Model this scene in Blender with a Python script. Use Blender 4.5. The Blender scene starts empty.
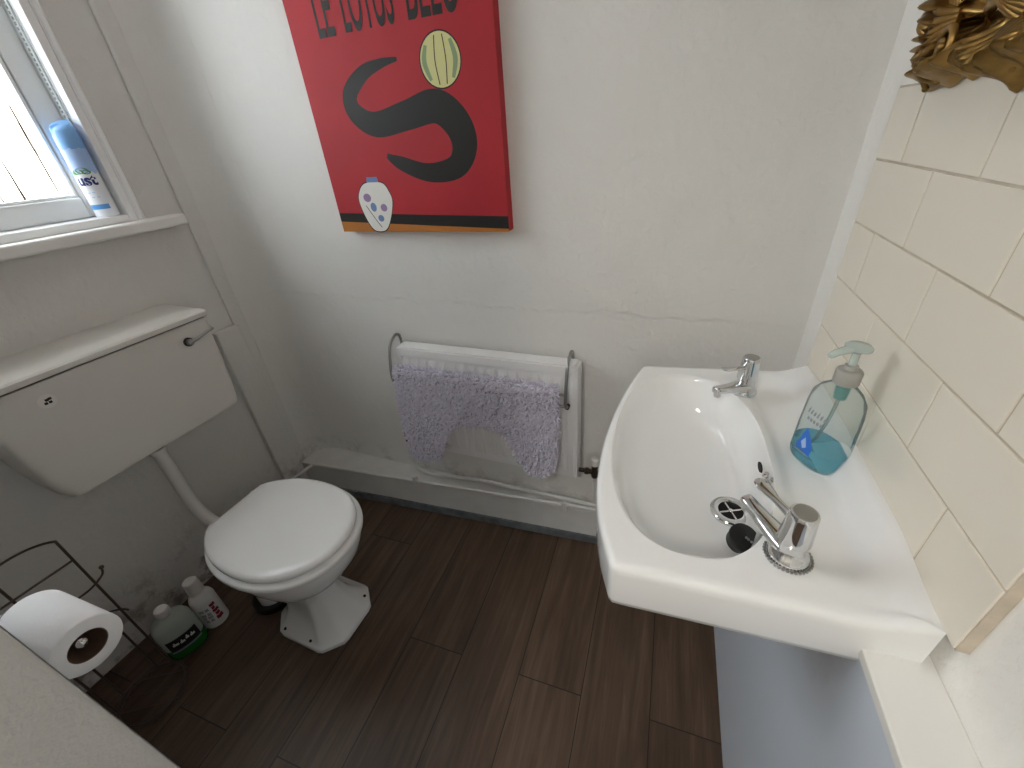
import bpy, bmesh, math, random
from math import sin, cos, pi, radians
from mathutils import Vector, Matrix
random.seed(7)
SC = bpy.context.scene
COL = SC.collection

# ------------------------------------------------------------------ materials
def lin(c):
    if isinstance(c, str):
        c = tuple(int(c[i:i + 2], 16) / 255 for i in (0, 2, 4))
    return tuple((x / 12.92 if x <= .04045 else ((x + .055) / 1.055) ** 2.4) for x in c) + (1,)

def mat(name, color, rough=.5, metal=0, bump=0, bscale=40, var=0, vscale=6, spec=.5, trans=0, ior=1.45, coat=0, bdist=.002, stretch=None):
    m = bpy.data.materials.new(name); m.use_nodes = True
    nt = m.node_tree; N = nt.nodes; L = nt.links
    b = N['Principled BSDF']
    b.inputs['Base Color'].default_value = lin(color)
    b.inputs['Roughness'].default_value = rough
    b.inputs['Metallic'].default_value = metal
    b.inputs['Specular IOR Level'].default_value = spec
    b.inputs['IOR'].default_value = ior
    b.inputs['Transmission Weight'].default_value = trans
    b.inputs['Coat Weight'].default_value = coat
    if bump or var:
        tc = N.new('ShaderNodeTexCoord'); mp = N.new('ShaderNodeMapping')
        L.new(tc.outputs['Object'], mp.inputs['Vector'])
        if stretch: mp.inputs['Scale'].default_value = stretch
    if bump:
        n = N.new('ShaderNodeTexNoise'); n.inputs['Scale'].default_value = bscale; n.inputs['Detail'].default_value = 5
        L.new(mp.outputs['Vector'], n.inputs['Vector'])
        bp = N.new('ShaderNodeBump'); bp.inputs['Strength'].default_value = bump; bp.inputs['Distance'].default_value = bdist
        L.new(n.outputs['Fac'], bp.inputs['Height']); L.new(bp.outputs['Normal'], b.inputs['Normal'])
    if var:
        n2 = N.new('ShaderNodeTexNoise'); n2.inputs['Scale'].default_value = vscale; n2.inputs['Detail'].default_value = 6
        L.new(mp.outputs['Vector'], n2.inputs['Vector'])
        r = N.new('ShaderNodeValToRGB')
        c = lin(color)
        r.color_ramp.elements[0].position = .3; r.color_ramp.elements[1].position = .7
        r.color_ramp.elements[0].color = tuple(max(0, x * (1 - var)) for x in c[:3]) + (1,)
        r.color_ramp.elements[1].color = tuple(min(1, x * (1 + var)) for x in c[:3]) + (1,)
        L.new(n2.outputs['Fac'], r.inputs['Fac']); L.new(r.outputs['Color'], b.inputs['Base Color'])
    return m

def plaster(name, color, low_marks=False, ridge=0):
    """painted uneven plaster: soft broad undulation, fine grain, scattered scuffs"""
    m = mat(name, color, rough=.55, spec=.3)
    nt = m.node_tree; N = nt.nodes; L = nt.links; b = N['Principled BSDF']
    tc = N.new('ShaderNodeTexCoord')
    n1 = N.new('ShaderNodeTexNoise'); n1.inputs['Scale'].default_value = 7; n1.inputs['Detail'].default_value = 3
    n2 = N.new('ShaderNodeTexNoise'); n2.inputs['Scale'].default_value = 60; n2.inputs['Detail'].default_value = 6
    for n in (n1, n2): L.new(tc.outputs['Object'], n.inputs['Vector'])
    b1 = N.new('ShaderNodeBump'); b1.inputs['Strength'].default_value = .5; b1.inputs['Distance'].default_value = .022
    b2 = N.new('ShaderNodeBump'); b2.inputs['Strength'].default_value = .45; b2.inputs['Distance'].default_value = .005
    L.new(n1.outputs['Fac'], b1.inputs['Height']); L.new(n2.outputs['Fac'], b2.inputs['Height'])
    L.new(b1.outputs['Normal'], b2.inputs['Normal'])
    # scuffs and small dents
    n3 = N.new('ShaderNodeTexNoise'); n3.inputs['Scale'].default_value = 26; n3.inputs['Detail'].default_value = 8; n3.inputs['Roughness'].default_value = .7
    L.new(tc.outputs['Object'], n3.inputs['Vector'])
    rp = N.new('ShaderNodeValToRGB'); rp.color_ramp.elements[0].position = .70; rp.color_ramp.elements[1].position = .78
    L.new(n3.outputs['Fac'], rp.inputs['Fac'])
    mx = N.new('ShaderNodeMix'); mx.data_type = 'RGBA'
    c = lin(color)
    mx.inputs['A'].default_value = c
    mx.inputs['B'].default_value = tuple(x * .62 for x in c[:3]) + (1,)
    L.new(rp.outputs['Color'], mx.inputs['Factor'])
    last = mx.outputs['Result']
    if low_marks:                                   # grime rubbed on the wall close to the floor
        sx = N.new('ShaderNodeSeparateXYZ'); L.new(tc.outputs['Object'], sx.inputs[0])
        mr = N.new('ShaderNodeMapRange'); mr.inputs['From Min'].default_value = .26; mr.inputs['From Max'].default_value = .08
        L.new(sx.outputs['Z'], mr.inputs['Value'])
        n4 = N.new('ShaderNodeTexNoise'); n4.inputs['Scale'].default_value = 12; n4.inputs['Detail'].default_value = 9; n4.inputs['Roughness'].default_value = .7
        L.new(tc.outputs['Object'], n4.inputs['Vector'])
        r4 = N.new('ShaderNodeValToRGB'); r4.color_ramp.elements[0].position = .50; r4.color_ramp.elements[1].position = .62
        L.new(n4.outputs['Fac'], r4.inputs['Fac'])
        mu = N.new('ShaderNodeMath'); mu.operation = 'MULTIPLY'
        L.new(mr.outputs['Result'], mu.inputs[0]); L.new(r4.outputs['Color'], mu.inputs[1])
        mu2 = N.new('ShaderNodeMath'); mu2.operation = 'MULTIPLY'; mu2.inputs[1].default_value = .7
        L.new(mu.outputs[0], mu2.inputs[0])
        m2 = N.new('ShaderNodeMix'); m2.data_type = 'RGBA'
        L.new(last, m2.inputs['A']); m2.inputs['B'].default_value = lin((.42, .36, .33))
        L.new(mu2.outputs[0], m2.inputs['Factor']); last = m2.outputs['Result']
    L.new(last, b.inputs['Base Color'])
    if ridge:                                        # an old plaster joint running across the wall
        sz = N.new('ShaderNodeSeparateXYZ'); L.new(tc.outputs['Object'], sz.inputs[0])
        nz = N.new('ShaderNodeTexNoise'); nz.inputs['Scale'].default_value = 9; nz.inputs['Detail'].default_value = 6; L.new(tc.outputs['Object'], nz.inputs['Vector'])
        ml = N.new('ShaderNodeMath'); ml.operation = 'MULTIPLY_ADD'; L.new(nz.outputs['Fac'], ml.inputs[0]); ml.inputs[1].default_value = .05; L.new(sz.outputs['Z'], ml.inputs[2])
        mr2 = N.new('ShaderNodeMapRange'); mr2.interpolation_type = 'SMOOTHSTEP'; mr2.inputs['From Min'].default_value = ridge; mr2.inputs['From Max'].default_value = ridge + .012; L.new(ml.outputs[0], mr2.inputs['Value'])
        b3 = N.new('ShaderNodeBump'); b3.inputs['Strength'].default_value = .32; b3.inputs['Distance'].default_value = .005
        L.new(mr2.outputs['Result'], b3.inputs['Height']); L.new(b2.outputs['Normal'], b3.inputs['Normal']); b2 = b3
    L.new(b2.outputs['Normal'], b.inputs['Normal'])
    return m

def floor_material():
    m = bpy.data.materials.new('dark wood planks'); m.use_nodes = True
    nt = m.node_tree; N = nt.nodes; L = nt.links; b = N['Principled BSDF']
    tc = N.new('ShaderNodeTexCoord'); sp = N.new('ShaderNodeSeparateXYZ'); L.new(tc.outputs['Object'], sp.inputs[0])
    def mth(op, a, bb=None):
        n = N.new('ShaderNodeMath'); n.operation = op
        for i, v in enumerate((a, bb)):
            if v is None: continue
            if isinstance(v, (int, float)): n.inputs[i].default_value = v
            else: L.new(v, n.inputs[i])
        return n.outputs[0]
    W = .1825
    px = mth('DIVIDE', mth('ADD', sp.outputs['X'], .635 + 10 * W), W)
    idx = mth('FLOOR', px); fx = mth('FRACT', px)
    wn = N.new('ShaderNodeTexWhiteNoise'); wn.noise_dimensions = '1D'; L.new(idx, wn.inputs['W'])
    c8 = N.new('ShaderNodeMath'); c8.operation = 'COMPARE'; L.new(idx, c8.inputs[0]); c8.inputs[1].default_value = 8; c8.inputs[2].default_value = .5
    par = mth('ADD', mth('MULTIPLY', mth('MODULO', idx, 2), .85), mth('MULTIPLY', c8.outputs[0], .31))
    py = mth('DIVIDE', mth('SUBTRACT', mth('ADD', sp.outputs['Y'], 12.2 - .545), par), 1.22)
    iy = mth('FLOOR', py); fy = mth('FRACT', py)
    wn2 = N.new('ShaderNodeTexWhiteNoise'); wn2.noise_dimensions = '2D'
    cx = N.new('ShaderNodeCombineXYZ'); L.new(idx, cx.inputs[0]); L.new(iy, cx.inputs[1]); L.new(cx.outputs[0], wn2.inputs['Vector'])
    # grain: noise stretched along the plank, shifted plank by plank
    off = N.new('ShaderNodeCombineXYZ')
    L.new(mth('MULTIPLY', wn2.outputs['Value'], 37), off.inputs[0]); L.new(mth('MULTIPLY', wn2.outputs['Value'], 11), off.inputs[1])
    ad = N.new('ShaderNodeVectorMath'); ad.operation = 'ADD'; L.new(tc.outputs['Object'], ad.inputs[0]); L.new(off.outputs[0], ad.inputs[1])
    mp = N.new('ShaderNodeMapping'); mp.inputs['Scale'].default_value = (26, 1.6, 1); L.new(ad.outputs[0], mp.inputs[0])
    g = N.new('ShaderNodeTexNoise'); g.inputs['Scale'].default_value = 1.6; g.inputs['Detail'].default_value = 9; g.inputs['Roughness'].default_value = .66; g.inputs['Distortion'].default_value = .6
    L.new(mp.outputs[0], g.inputs['Vector'])
    mp2 = N.new('ShaderNodeMapping'); mp2.inputs['Scale'].default_value = (7, 2.4, 1); L.new(ad.outputs[0], mp2.inputs[0])
    g2 = N.new('ShaderNodeTexNoise'); g2.inputs['Scale'].default_value = 1.5; g2.inputs['Detail'].default_value = 4; L.new(mp2.outputs[0], g2.inputs['Vector'])
    r = N.new('ShaderNodeValToRGB')
    e = r.color_ramp.elements
    e[0].position = .28; e[0].color = lin('30241a'); e[1].position = .75; e[1].color = lin('715d4b')
    x = e.new(.5); x.color = lin('503e30')
    s = mth('ADD', mth('MULTIPLY', g.outputs['Fac'], .68), mth('MULTIPLY', g2.outputs['Fac'], .26))
    s = mth('ADD', s, mth('MULTIPLY', wn2.outputs['Value'], .07))
    L.new(s, r.inputs['Fac'])
    # joints
    jx = mth('MINIMUM', fx, mth('SUBTRACT', 1, fx)); jx = mth('LESS_THAN', jx, .007)
    jy = mth('LESS_THAN', mth('MINIMUM', fy, mth('SUBTRACT', 1, fy)), .0011)
    j = mth('MAXIMUM', jx, jy)
    mx = N.new('ShaderNodeMix'); mx.data_type = 'RGBA'; L.new(j, mx.inputs['Factor']); L.new(r.outputs['Color'], mx.inputs['A']); mx.inputs['B'].default_value = lin('1c1411')
    L.new(mx.outputs['Result'], b.inputs['Base Color'])
    b.inputs['Roughness'].default_value = .46; b.inputs['Specular IOR Level'].default_value = .42
    bp = N.new('ShaderNodeBump'); bp.inputs['Strength'].default_value = .3; bp.inputs['Distance'].default_value = .001
    L.new(mth('SUBTRACT', g.outputs['Fac'], j), bp.inputs['Height']); L.new(bp.outputs['Normal'], b.inputs['Normal'])
    return m

def clear_mat(name, tint=(1, 1, 1), gloss=.12, rough=.05, body=0, bodycol=(1, 1, 1)):
    """thin clear plastic or glass sheet: straight-through with a fresnel sheen"""
    m = bpy.data.materials.new(name); m.use_nodes = True
    nt = m.node_tree; N = nt.nodes; L = nt.links
    N.remove(N['Principled BSDF']); out = N['Material Output']
    t = N.new('ShaderNodeBsdfTransparent'); t.inputs[0].default_value = tuple(tint) + (1,)
    g = N.new('ShaderNodeBsdfGlossy'); g.inputs['Roughness'].default_value = rough
    lw = N.new('ShaderNodeLayerWeight'); lw.inputs['Blend'].default_value = gloss
    mx = N.new('ShaderNodeMixShader'); L.new(lw.outputs['Fresnel'], mx.inputs[0]); L.new(t.outputs[0], mx.inputs[1]); L.new(g.outputs[0], mx.inputs[2])
    last = mx.outputs[0]
    if body:
        d = N.new('ShaderNodeBsdfTranslucent'); d.inputs[0].default_value = lin(bodycol)
        d2 = N.new('ShaderNodeBsdfDiffuse'); d2.inputs[0].default_value = lin(bodycol)
        ms = N.new('ShaderNodeMixShader'); ms.inputs[0].default_value = .5; L.new(d.outputs[0], ms.inputs[1]); L.new(d2.outputs[0], ms.inputs[2])
        m2 = N.new('ShaderNodeMixShader'); m2.inputs[0].default_value = body; L.new(last, m2.inputs[1]); L.new(ms.outputs[0], m2.inputs[2]); last = m2.outputs[0]
    L.new(last, out.inputs[0])
    return m

M = {}
M['wall'] = plaster('painted plaster', 'e0deda', True, .93)
M['wall_side'] = plaster('painted plaster by the window', 'dad8d4', True)
M['wall_right'] = plaster('white painted plaster', 'f3f1ec')
M['ceiling'] = mat('ceiling paint', 'e4e3e0', .7)
M['jamb'] = mat('grainy painted jamb', 'b4b3b1', .75, bump=.5, bscale=260, bdist=.0015)
M['floor'] = floor_material()
M['gloss_white'] = mat('white gloss paint', 'ecebe7', .32, bump=.12, bscale=30, var=.03, bdist=.001)
M['skirting'] = mat('scuffed white gloss paint', 'd3d2cf', .4, bump=.2, bscale=35, var=.05, vscale=14)
M['edging'] = mat('blue grey floor edging', '666a6e', .6, var=.35, vscale=22)
M['pane'] = clear_mat('window glass', (.98, .99, 1), .08, .02)
def obscure():
    m = bpy.data.materials.new('reeded obscure glass'); m.use_nodes = True
    nt = m.node_tree; N = nt.nodes; L = nt.links; N.remove(N['Principled BSDF'])
    tc = N.new('ShaderNodeTexCoord'); mp = N.new('ShaderNodeMapping'); mp.inputs['Scale'].default_value = (1, 120, 3); L.new(tc.outputs['Object'], mp.inputs[0])
    n = N.new('ShaderNodeTexNoise'); n.inputs['Scale'].default_value = 1; n.inputs['Detail'].default_value = 5; n.inputs['Roughness'].default_value = .65; L.new(mp.outputs[0], n.inputs['Vector'])
    r = N.new('ShaderNodeValToRGB'); e = r.color_ramp.elements
    e[0].position = .42; e[0].color = lin('1d150f'); e[1].position = .56; e[1].color = lin('f3f1ee'); x = e.new(.465); x.color = lin('b9a48f')
    L.new(n.outputs['Fac'], r.inputs['Fac'])
    t = N.new('ShaderNodeBsdfTranslucent'); L.new(r.outputs['Color'], t.inputs[0])
    g = N.new('ShaderNodeBsdfTransparent'); L.new(r.outputs['Color'], g.inputs[0])
    mx = N.new('ShaderNodeMixShader'); mx.inputs[0].default_value = .8; L.new(g.outputs[0], mx.inputs[1]); L.new(t.outputs[0], mx.inputs[2]); L.new(mx.outputs[0], N['Material Output'].inputs[0])
    return m
M['obscure'] = obscure()
M['upvc'] = mat('white window paint', 'f2f3f3', .3)
M['sash'] = mat('white painted sash', 'e4e5e4', .38)
M['seal'] = mat('dark dotted draught seal', '9a9ea1', .7)
M['ceramic'] = mat('white vitreous china', 'f1f2f2', .09, coat=.4)
M['seat'] = mat('white seat plastic', 'f2f2f1', .2)
M['cistern'] = mat('ivory cistern plastic', 'dad7d0', .28, bump=.05, bscale=9, bdist=.004)
M['pipe_plastic'] = mat('white pipe plastic', 'dcdad6', .35)
M['chrome'] = mat('chrome', 'd8d9da', .07, 1)
M['dull_chrome'] = mat('dulled chrome', 'a9a8a6', .28, 1)
M['dark_wire'] = mat('dark bronze wire', '5d5048', .32, .45)
M['black'] = mat('black rubber', '101010', .45)
M['dark_hole'] = mat('dark recess', '0b0a0a', .8)
M['brass_old'] = mat('tarnished valve metal', '4d443a', .4, .8)
M['tile'] = mat('cream glazed tile', 'efe8d9', .12, bump=.08, bscale=7, bdist=.003, coat=.2)
M['grout'] = mat('tan grout', 'c6bba9', .85, var=.15, vscale=30)
M['radiator'] = mat('white radiator enamel', 'e9e8e8', .3)
M['mat_pile'] = mat('lavender chenille', 'd6d2df', .9, var=.16, vscale=90, spec=.1)
M['mat_back'] = mat('lavender backing', 'b7b2c2', .95)
M['paper'] = mat('white tissue paper', 'f3f3f5', .95, bump=.35, bscale=220, bdist=.0012, spec=.1)
M['card'] = mat('brown cardboard core', '6b5648', .9)
M['red'] = mat('red canvas paint', 'b0222c', .62, bump=.4, bscale=420, bdist=.0006, var=.10, vscale=5)
M['ink'] = mat('black paint', '15130f', .55)
M['ochre'] = mat('ochre paint', 'b5712c', .6, var=.08)
M['paleyellow'] = mat('pale yellow paint', 'd8d394', .6)
M['sage'] = mat('sage green paint', '8da079', .6)
M['brown'] = mat('brown paint', '8a6a3e', .6)
M['offwhite'] = mat('off white paint', 'e4e2dc', .6)
M['blue_paint'] = mat('slate blue paint', '6f86b4', .6)
M['mauve'] = mat('mauve paint', '9a7fa8', .6)
M['gilt'] = mat('antique gilt', '8f7140', .32, .92, bump=.3, bscale=70, var=.55, vscale=22, bdist=.002)
M['mirror'] = mat('mirror glass', 'e8ecec', .02, 1)
M['soap_plastic'] = clear_mat('clear bottle plastic', (.93, .96, .955), .09, .08, .17, 'c9d4d2')
M['soap_liquid'] = mat('blue hand soap', '79cfe8', .05, trans=.85, ior=1.12)
M['pump'] = mat('teal translucent pump plastic', 'dae6e1', .2, trans=.45, ior=1.2)
M['collar'] = mat('grey ribbed collar', 'a9a8a2', .4)
M['tube'] = clear_mat('clear dip tube', (.8, .9, .9), .3, .1, .15, 'b8d0cc')
M['label_blue'] = mat('blue label print', '2f6fd0', .4)
M['label_grey'] = mat('grey label print', '8b9096', .5)
M['label_pale'] = mat('pale blue label print', 'a8c4ee', .4)
M['can_white'] = mat('white can lacquer', 'eef1f6', .25)
M['can_blue'] = mat('sky blue can cap', '7fb0e6', .3)
M['can_band'] = mat('blue can band', '5e9fe0', .3)
M['leaf'] = mat('green leaf print', '5c8f45', .4)
M['navy'] = mat('navy print', '1f2f7a', .4)
M['bottle_clear'] = mat('milky clear bottle', 'c3ccc4', .25, trans=.25, ior=1.2)
M['bottle_green'] = mat('green liquid', '2f7a34', .2, trans=.2, ior=1.2)
M['bottle_white'] = mat('white bottle plastic', 'dedcda', .35)
M['crimson'] = mat('crimson print', '8c1f35', .4)
M['fence'] = mat('weathered pale boards', '6a5843', .85, bump=.8, bscale=1, var=.6, vscale=1, stretch=(1, 260, 6), bdist=.006)
M['ground'] = mat('pale paving', 'c9c5bd', .9)
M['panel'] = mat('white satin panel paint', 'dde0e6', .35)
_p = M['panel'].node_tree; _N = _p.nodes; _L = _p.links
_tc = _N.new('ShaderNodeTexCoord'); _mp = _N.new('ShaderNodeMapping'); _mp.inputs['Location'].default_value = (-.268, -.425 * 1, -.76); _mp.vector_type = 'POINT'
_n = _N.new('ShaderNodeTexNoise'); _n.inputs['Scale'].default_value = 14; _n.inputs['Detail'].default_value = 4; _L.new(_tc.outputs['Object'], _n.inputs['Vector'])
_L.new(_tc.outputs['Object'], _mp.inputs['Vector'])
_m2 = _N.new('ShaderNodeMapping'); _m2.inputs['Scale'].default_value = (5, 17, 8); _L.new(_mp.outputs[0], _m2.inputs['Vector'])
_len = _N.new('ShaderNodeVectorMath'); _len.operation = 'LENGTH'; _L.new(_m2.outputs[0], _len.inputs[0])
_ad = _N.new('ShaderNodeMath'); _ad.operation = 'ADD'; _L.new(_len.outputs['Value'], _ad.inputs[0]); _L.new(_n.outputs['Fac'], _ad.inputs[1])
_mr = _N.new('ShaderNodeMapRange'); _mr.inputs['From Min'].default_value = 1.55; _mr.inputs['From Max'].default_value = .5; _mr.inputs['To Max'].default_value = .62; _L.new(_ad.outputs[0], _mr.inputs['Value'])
_mx = _N.new('ShaderNodeMix'); _mx.data_type = 'RGBA'; _mx.inputs['A'].default_value = lin('d5deea'); _mx.inputs['B'].default_value = lin('6e5d51'); _L.new(_mr.outputs['Result'], _mx.inputs['Factor']); _L.new(_mx.outputs['Result'], _N['Principled BSDF'].inputs['Base Color'])  # soft-edged brown patch mixed into the panel colour
M['brown_patch'] = mat('brown patch', '8a7668', .7)
M['hall'] = mat('hall wall paint', 'd0cec9', .8)
M['lamp'] = mat('added fill lamp opal glass', 'f5f2ea', .4)

# ------------------------------------------------------------------ mesh builder
class MB:
    def __init__(s): s.v = []; s.f = []; s.m = []
    def add(s, vs, fs, mi=0):
        o = len(s.v); s.v += [tuple(v) for v in vs]
        s.f += [tuple(i + o for i in f) for f in fs]; s.m += [mi] * len(fs)
    def box(s, a, b, mi=0):
        (x0, y0, z0), (x1, y1, z1) = a, b
        s.add([(x0, y0, z0), (x1, y0, z0), (x1, y1, z0), (x0, y1, z0), (x0, y0, z1), (x1, y0, z1), (x1, y1, z1), (x0, y1, z1)],
              [(0, 3, 2, 1), (4, 5, 6, 7), (0, 1, 5, 4), (1, 2, 6, 5), (2, 3, 7, 6), (3, 0, 4, 7)], mi)
    def hexa(s, p, mi=0):
        s.add(p, [(0, 3, 2, 1), (4, 5, 6, 7), (0, 1, 5, 4), (1, 2, 6, 5), (2, 3, 7, 6), (3, 0, 4, 7)], mi)
    def loft(s, rings, cap0=True, cap1=True, mi=0, closed=True):
        n = len(rings[0]); vs = [p for r in rings for p in r]; fs = []
        for k in range(len(rings) - 1):
            for i in range(n if closed else n - 1):
                j = (i + 1) % n
                fs.append((k * n + i, k * n + j, (k + 1) * n + j, (k + 1) * n + i))
        if cap0: fs.append(tuple(range(n))[::-1])
        if cap1: fs.append(tuple((len(rings) - 1) * n + i for i in range(n)))
        s.add(vs, fs, mi)
    def lathe(s, prof, c=(0, 0, 0), axis=(0, 0, 1), n=40, mi=0, sx=1, sy=1, caps=True):
        q = Vector((0, 0, 1)).rotation_difference(Vector(axis).normalized()); c = Vector(c)
        rings = [[tuple(c + q @ Vector((r * cos(2 * pi * i / n) * sx, r * sin(2 * pi * i / n) * sy, z))) for i in range(n)] for r, z in prof]
        s.loft(rings, caps, caps, mi)
    def tube(s, pts, r, n=10, mi=0, closed=False):
        pts = [Vector(p) for p in pts]; rr = r if isinstance(r, (list, tuple)) else [r] * len(pts)
        rings = []; prev = None
        for i, p in enumerate(pts):
            if closed: t = pts[(i + 1) % len(pts)] - pts[i - 1]
            else: t = pts[min(i + 1, len(pts) - 1)] - pts[max(i - 1, 0)]
            t.normalize()
            if prev is None:
                a = Vector((0, 0, 1)) if abs(t.z) < .9 else Vector((1, 0, 0)); u = t.cross(a).normalized()
            else: u = (prev - t * prev.dot(t)).normalized()
            prev = u; w = t.cross(u)
            rings.append([tuple(p + (u * cos(2 * pi * k / n) + w * sin(2 * pi * k / n)) * rr[i]) for k in range(n)])
        if closed: s.loft(rings + [rings[0]], False, False, mi)
        else: s.loft(rings, True, True, mi)
    def ball(s, c, r, n=12, mi=0):
        m = n // 2
        prof = [(max(1e-5, r * sin(pi * k / m)), -r * cos(pi * k / m)) for k in range(m + 1)]
        s.lathe(prof, c, n=n, mi=mi)
    def prism(s, poly, h0, h1, f, mi=0):
        """poly 2-D, f(x, y, h) -> point"""
        s.loft([[f(x, y, h0) for x, y in poly], [f(x, y, h1) for x, y in poly]], True, True, mi)
    def build(s, name, mats, parent=None, smooth=35, bevel=0, seg=2, sub=0):
        me = bpy.data.meshes.new(name)
        me.from_pydata(s.v, [], s.f)
        for m in (mats if isinstance(mats, (list, tuple)) else [mats]): me.materials.append(m)
        for p, mi in zip(me.polygons, s.m): p.material_index = mi
        bm = bmesh.new(); bm.from_mesh(me)
        bmesh.ops.remove_doubles(bm, verts=bm.verts, dist=1e-6)
        bmesh.ops.recalc_face_normals(bm, faces=bm.faces)
        bm.to_mesh(me); bm.free()
        if smooth:
            me.polygons.foreach_set('use_smooth', [True] * len(me.polygons))
            me.set_sharp_from_angle(angle=radians(smooth))
        o = bpy.data.objects.new(name, me); COL.objects.link(o)
        if parent is not None: o.parent = parent
        if bevel:
            b = o.modifiers.new('edge', 'BEVEL'); b.width = bevel; b.segments = seg; b.limit_method = 'ANGLE'; b.angle_limit = radians(40)
            b.harden_normals = True
        if sub:
            d = o.modifiers.new('smooth', 'SUBSURF'); d.levels = sub; d.render_levels = sub
        return o

def tag(o, label=None, cat=None, group=None, kind=None):
    for k, v in (('label', label), ('category', cat), ('group', group), ('kind', kind)):
        if v: o[k] = v
    return o

def empty(name, loc, rz=0):
    o = bpy.data.objects.new(name, None); COL.objects.link(o); o.location = loc; o.rotation_euler = (0, 0, rz); o.empty_display_size = .05
    return o

def arc(c, r, a0, a1, n, f):
    return [f(c[0] + r * cos(a0 + (a1 - a0) * i / n), c[1] + r * sin(a0 + (a1 - a0) * i / n)) for i in range(n + 1)]

def rounded(poly, rad, n=6):
    """round the corners of a 2-D polygon"""
    out = []; m = len(poly); rads = rad if isinstance(rad, (list, tuple)) else [rad] * m
    for i in range(m):
        p = Vector(poly[i]); a = Vector(poly[i - 1]) - p; b = Vector(poly[(i + 1) % m]) - p
        r = min(rads[i], a.length * .49, b.length * .49)
        if r <= 1e-6: out.append(tuple(p)); continue
        p0 = p + a.normalized() * r; p1 = p + b.normalized() * r
        for k in range(n + 1):
            t = k / n; q = p0 * (1 - t) ** 2 + p * 2 * t * (1 - t) + p1 * t * t
            out.append(tuple(q))
    return out

def sstep(a, c_, x): x = min(1, max(0, (x - a) / (c_ - a))); return x * x * (3 - 2 * x)

def spline(pts, n=8, closed=False):
    """Catmull-Rom through points of any dimension"""
    P = [Vector(p) for p in pts]; out = []; m = len(P)
    for i in range(m if closed else m - 1):
        if closed: a, b, c, d = P[i - 1], P[i], P[(i + 1) % m], P[(i + 2) % m]
        else: a, b, c, d = P[max(i - 1, 0)], P[i], P[i + 1], P[min(i + 2, m - 1)]
        for k in range(n):
            t = k / n
            out.append(.5 * ((2 * b) + (c - a) * t + (2 * a - 5 * b + 4 * c - d) * t * t + (3 * b - a - 3 * c + d) * t ** 3))
    if not closed: out.append(P[-1])
    return out

def text2d(body, size=1.0, align='LEFT', offset=0, spacing=1.0):
    cu = bpy.data.curves.new('txt', 'FONT'); cu.body = body; cu.size = size; cu.align_x = align; cu.fill_mode = 'FRONT'; cu.offset = offset
    cu.space_character = spacing
    ob = bpy.data.objects.new('txt', cu); COL.objects.link(ob)
    bpy.context.view_layer.update()
    dg = bpy.context.evaluated_depsgraph_get(); e = ob.evaluated_get(dg); me = e.to_mesh()
    vs = [tuple(v.co)[:2] for v in me.vertices]; fs = [tuple(p.vertices) for p in me.polygons]
    e.to_mesh_clear(); bpy.data.objects.remove(ob); bpy.data.curves.remove(cu)
    return vs, fs

# ------------------------------------------------------------------ the room's lines
AL = -.058                     # the window wall is a little out of square
AB = -.0310                    # and so is the radiator wall
LX = -1.5155                   # window wall line at y = 0
CEIL = 2.28
WR = .318                      # face of the tiles
FY = .026                      # inner face of the doorway wall
def left_root(name, u=0, n=0, z=0):
    return empty(name, (LX + n * cos(AL) - u * sin(AL), n * sin(AL) + u * cos(AL), z), AL)   # local x = out of wall, y = along wall
def back_root(name):
    return empty(name, (0, 1.085, 0), AB)                                                     # local x = along wall, -y = out of wall

# floor, ceiling, walls ------------------------------------------------
b = MB(); b.box((-1.95, -1.75, -.08), (1.2, 1.35, 0))
tag(b.build('floor', M['floor'], smooth=0), kind='structure')
b = MB(); b.box((-1.95, -1.75, CEIL), (1.2, 1.35, CEIL + .1))
tag(b.build('ceiling', M['ceiling'], smooth=0), kind='structure')

WU0, WU1, WZ0, WZ1 = .10, .858, 1.215, 2.12      # window opening along the wall and in height
wl = left_root('wall_left'); wl['kind'] = 'structure'
b = MB()
b.box((-.20, -.15, 0), (0, WU0, CEIL)); b.box((-.20, WU1, 0), (0, 1.35, CEIL))
b.box((-.20, WU0, 0), (0, WU1, WZ0)); b.box((-.20, WU0, WZ1), (0, WU1, CEIL))
b.build('plaster_face', M['wall_side'], wl, smooth=0)

wb = back_root('wall_back'); wb['kind'] = 'structure'
b = MB(); b.box((-1.9, 0, 0), (.6, .15, CEIL)); b.build('plaster_face', M['wall'], wb, smooth=0)

b = MB(); b.box((WR + .013, -1.75, 0), (WR + .15, 1.2, CEIL))
tag(b.build('wall_right', M['wall_right'], smooth=0), kind='structure')
b = MB(); b.box((-1.75, -.12, 0), (-.35, FY, CEIL)); b.box((-.35, -.12, 2.05), (WR + .013, FY, CEIL))
tag(b.build('wall_front', M['jamb'], smooth=0, bevel=.004), kind='structure')
# the hall behind the doorway
b = MB(); b.box((-1.95, -1.75, 0), (WR + .15, -1.65, CEIL)); b.box((-1.75, -1.65, 0), (-1.05, -.12, CEIL))
tag(b.build('wall_hall', M['hall'], smooth=0), kind='structure')

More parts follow.
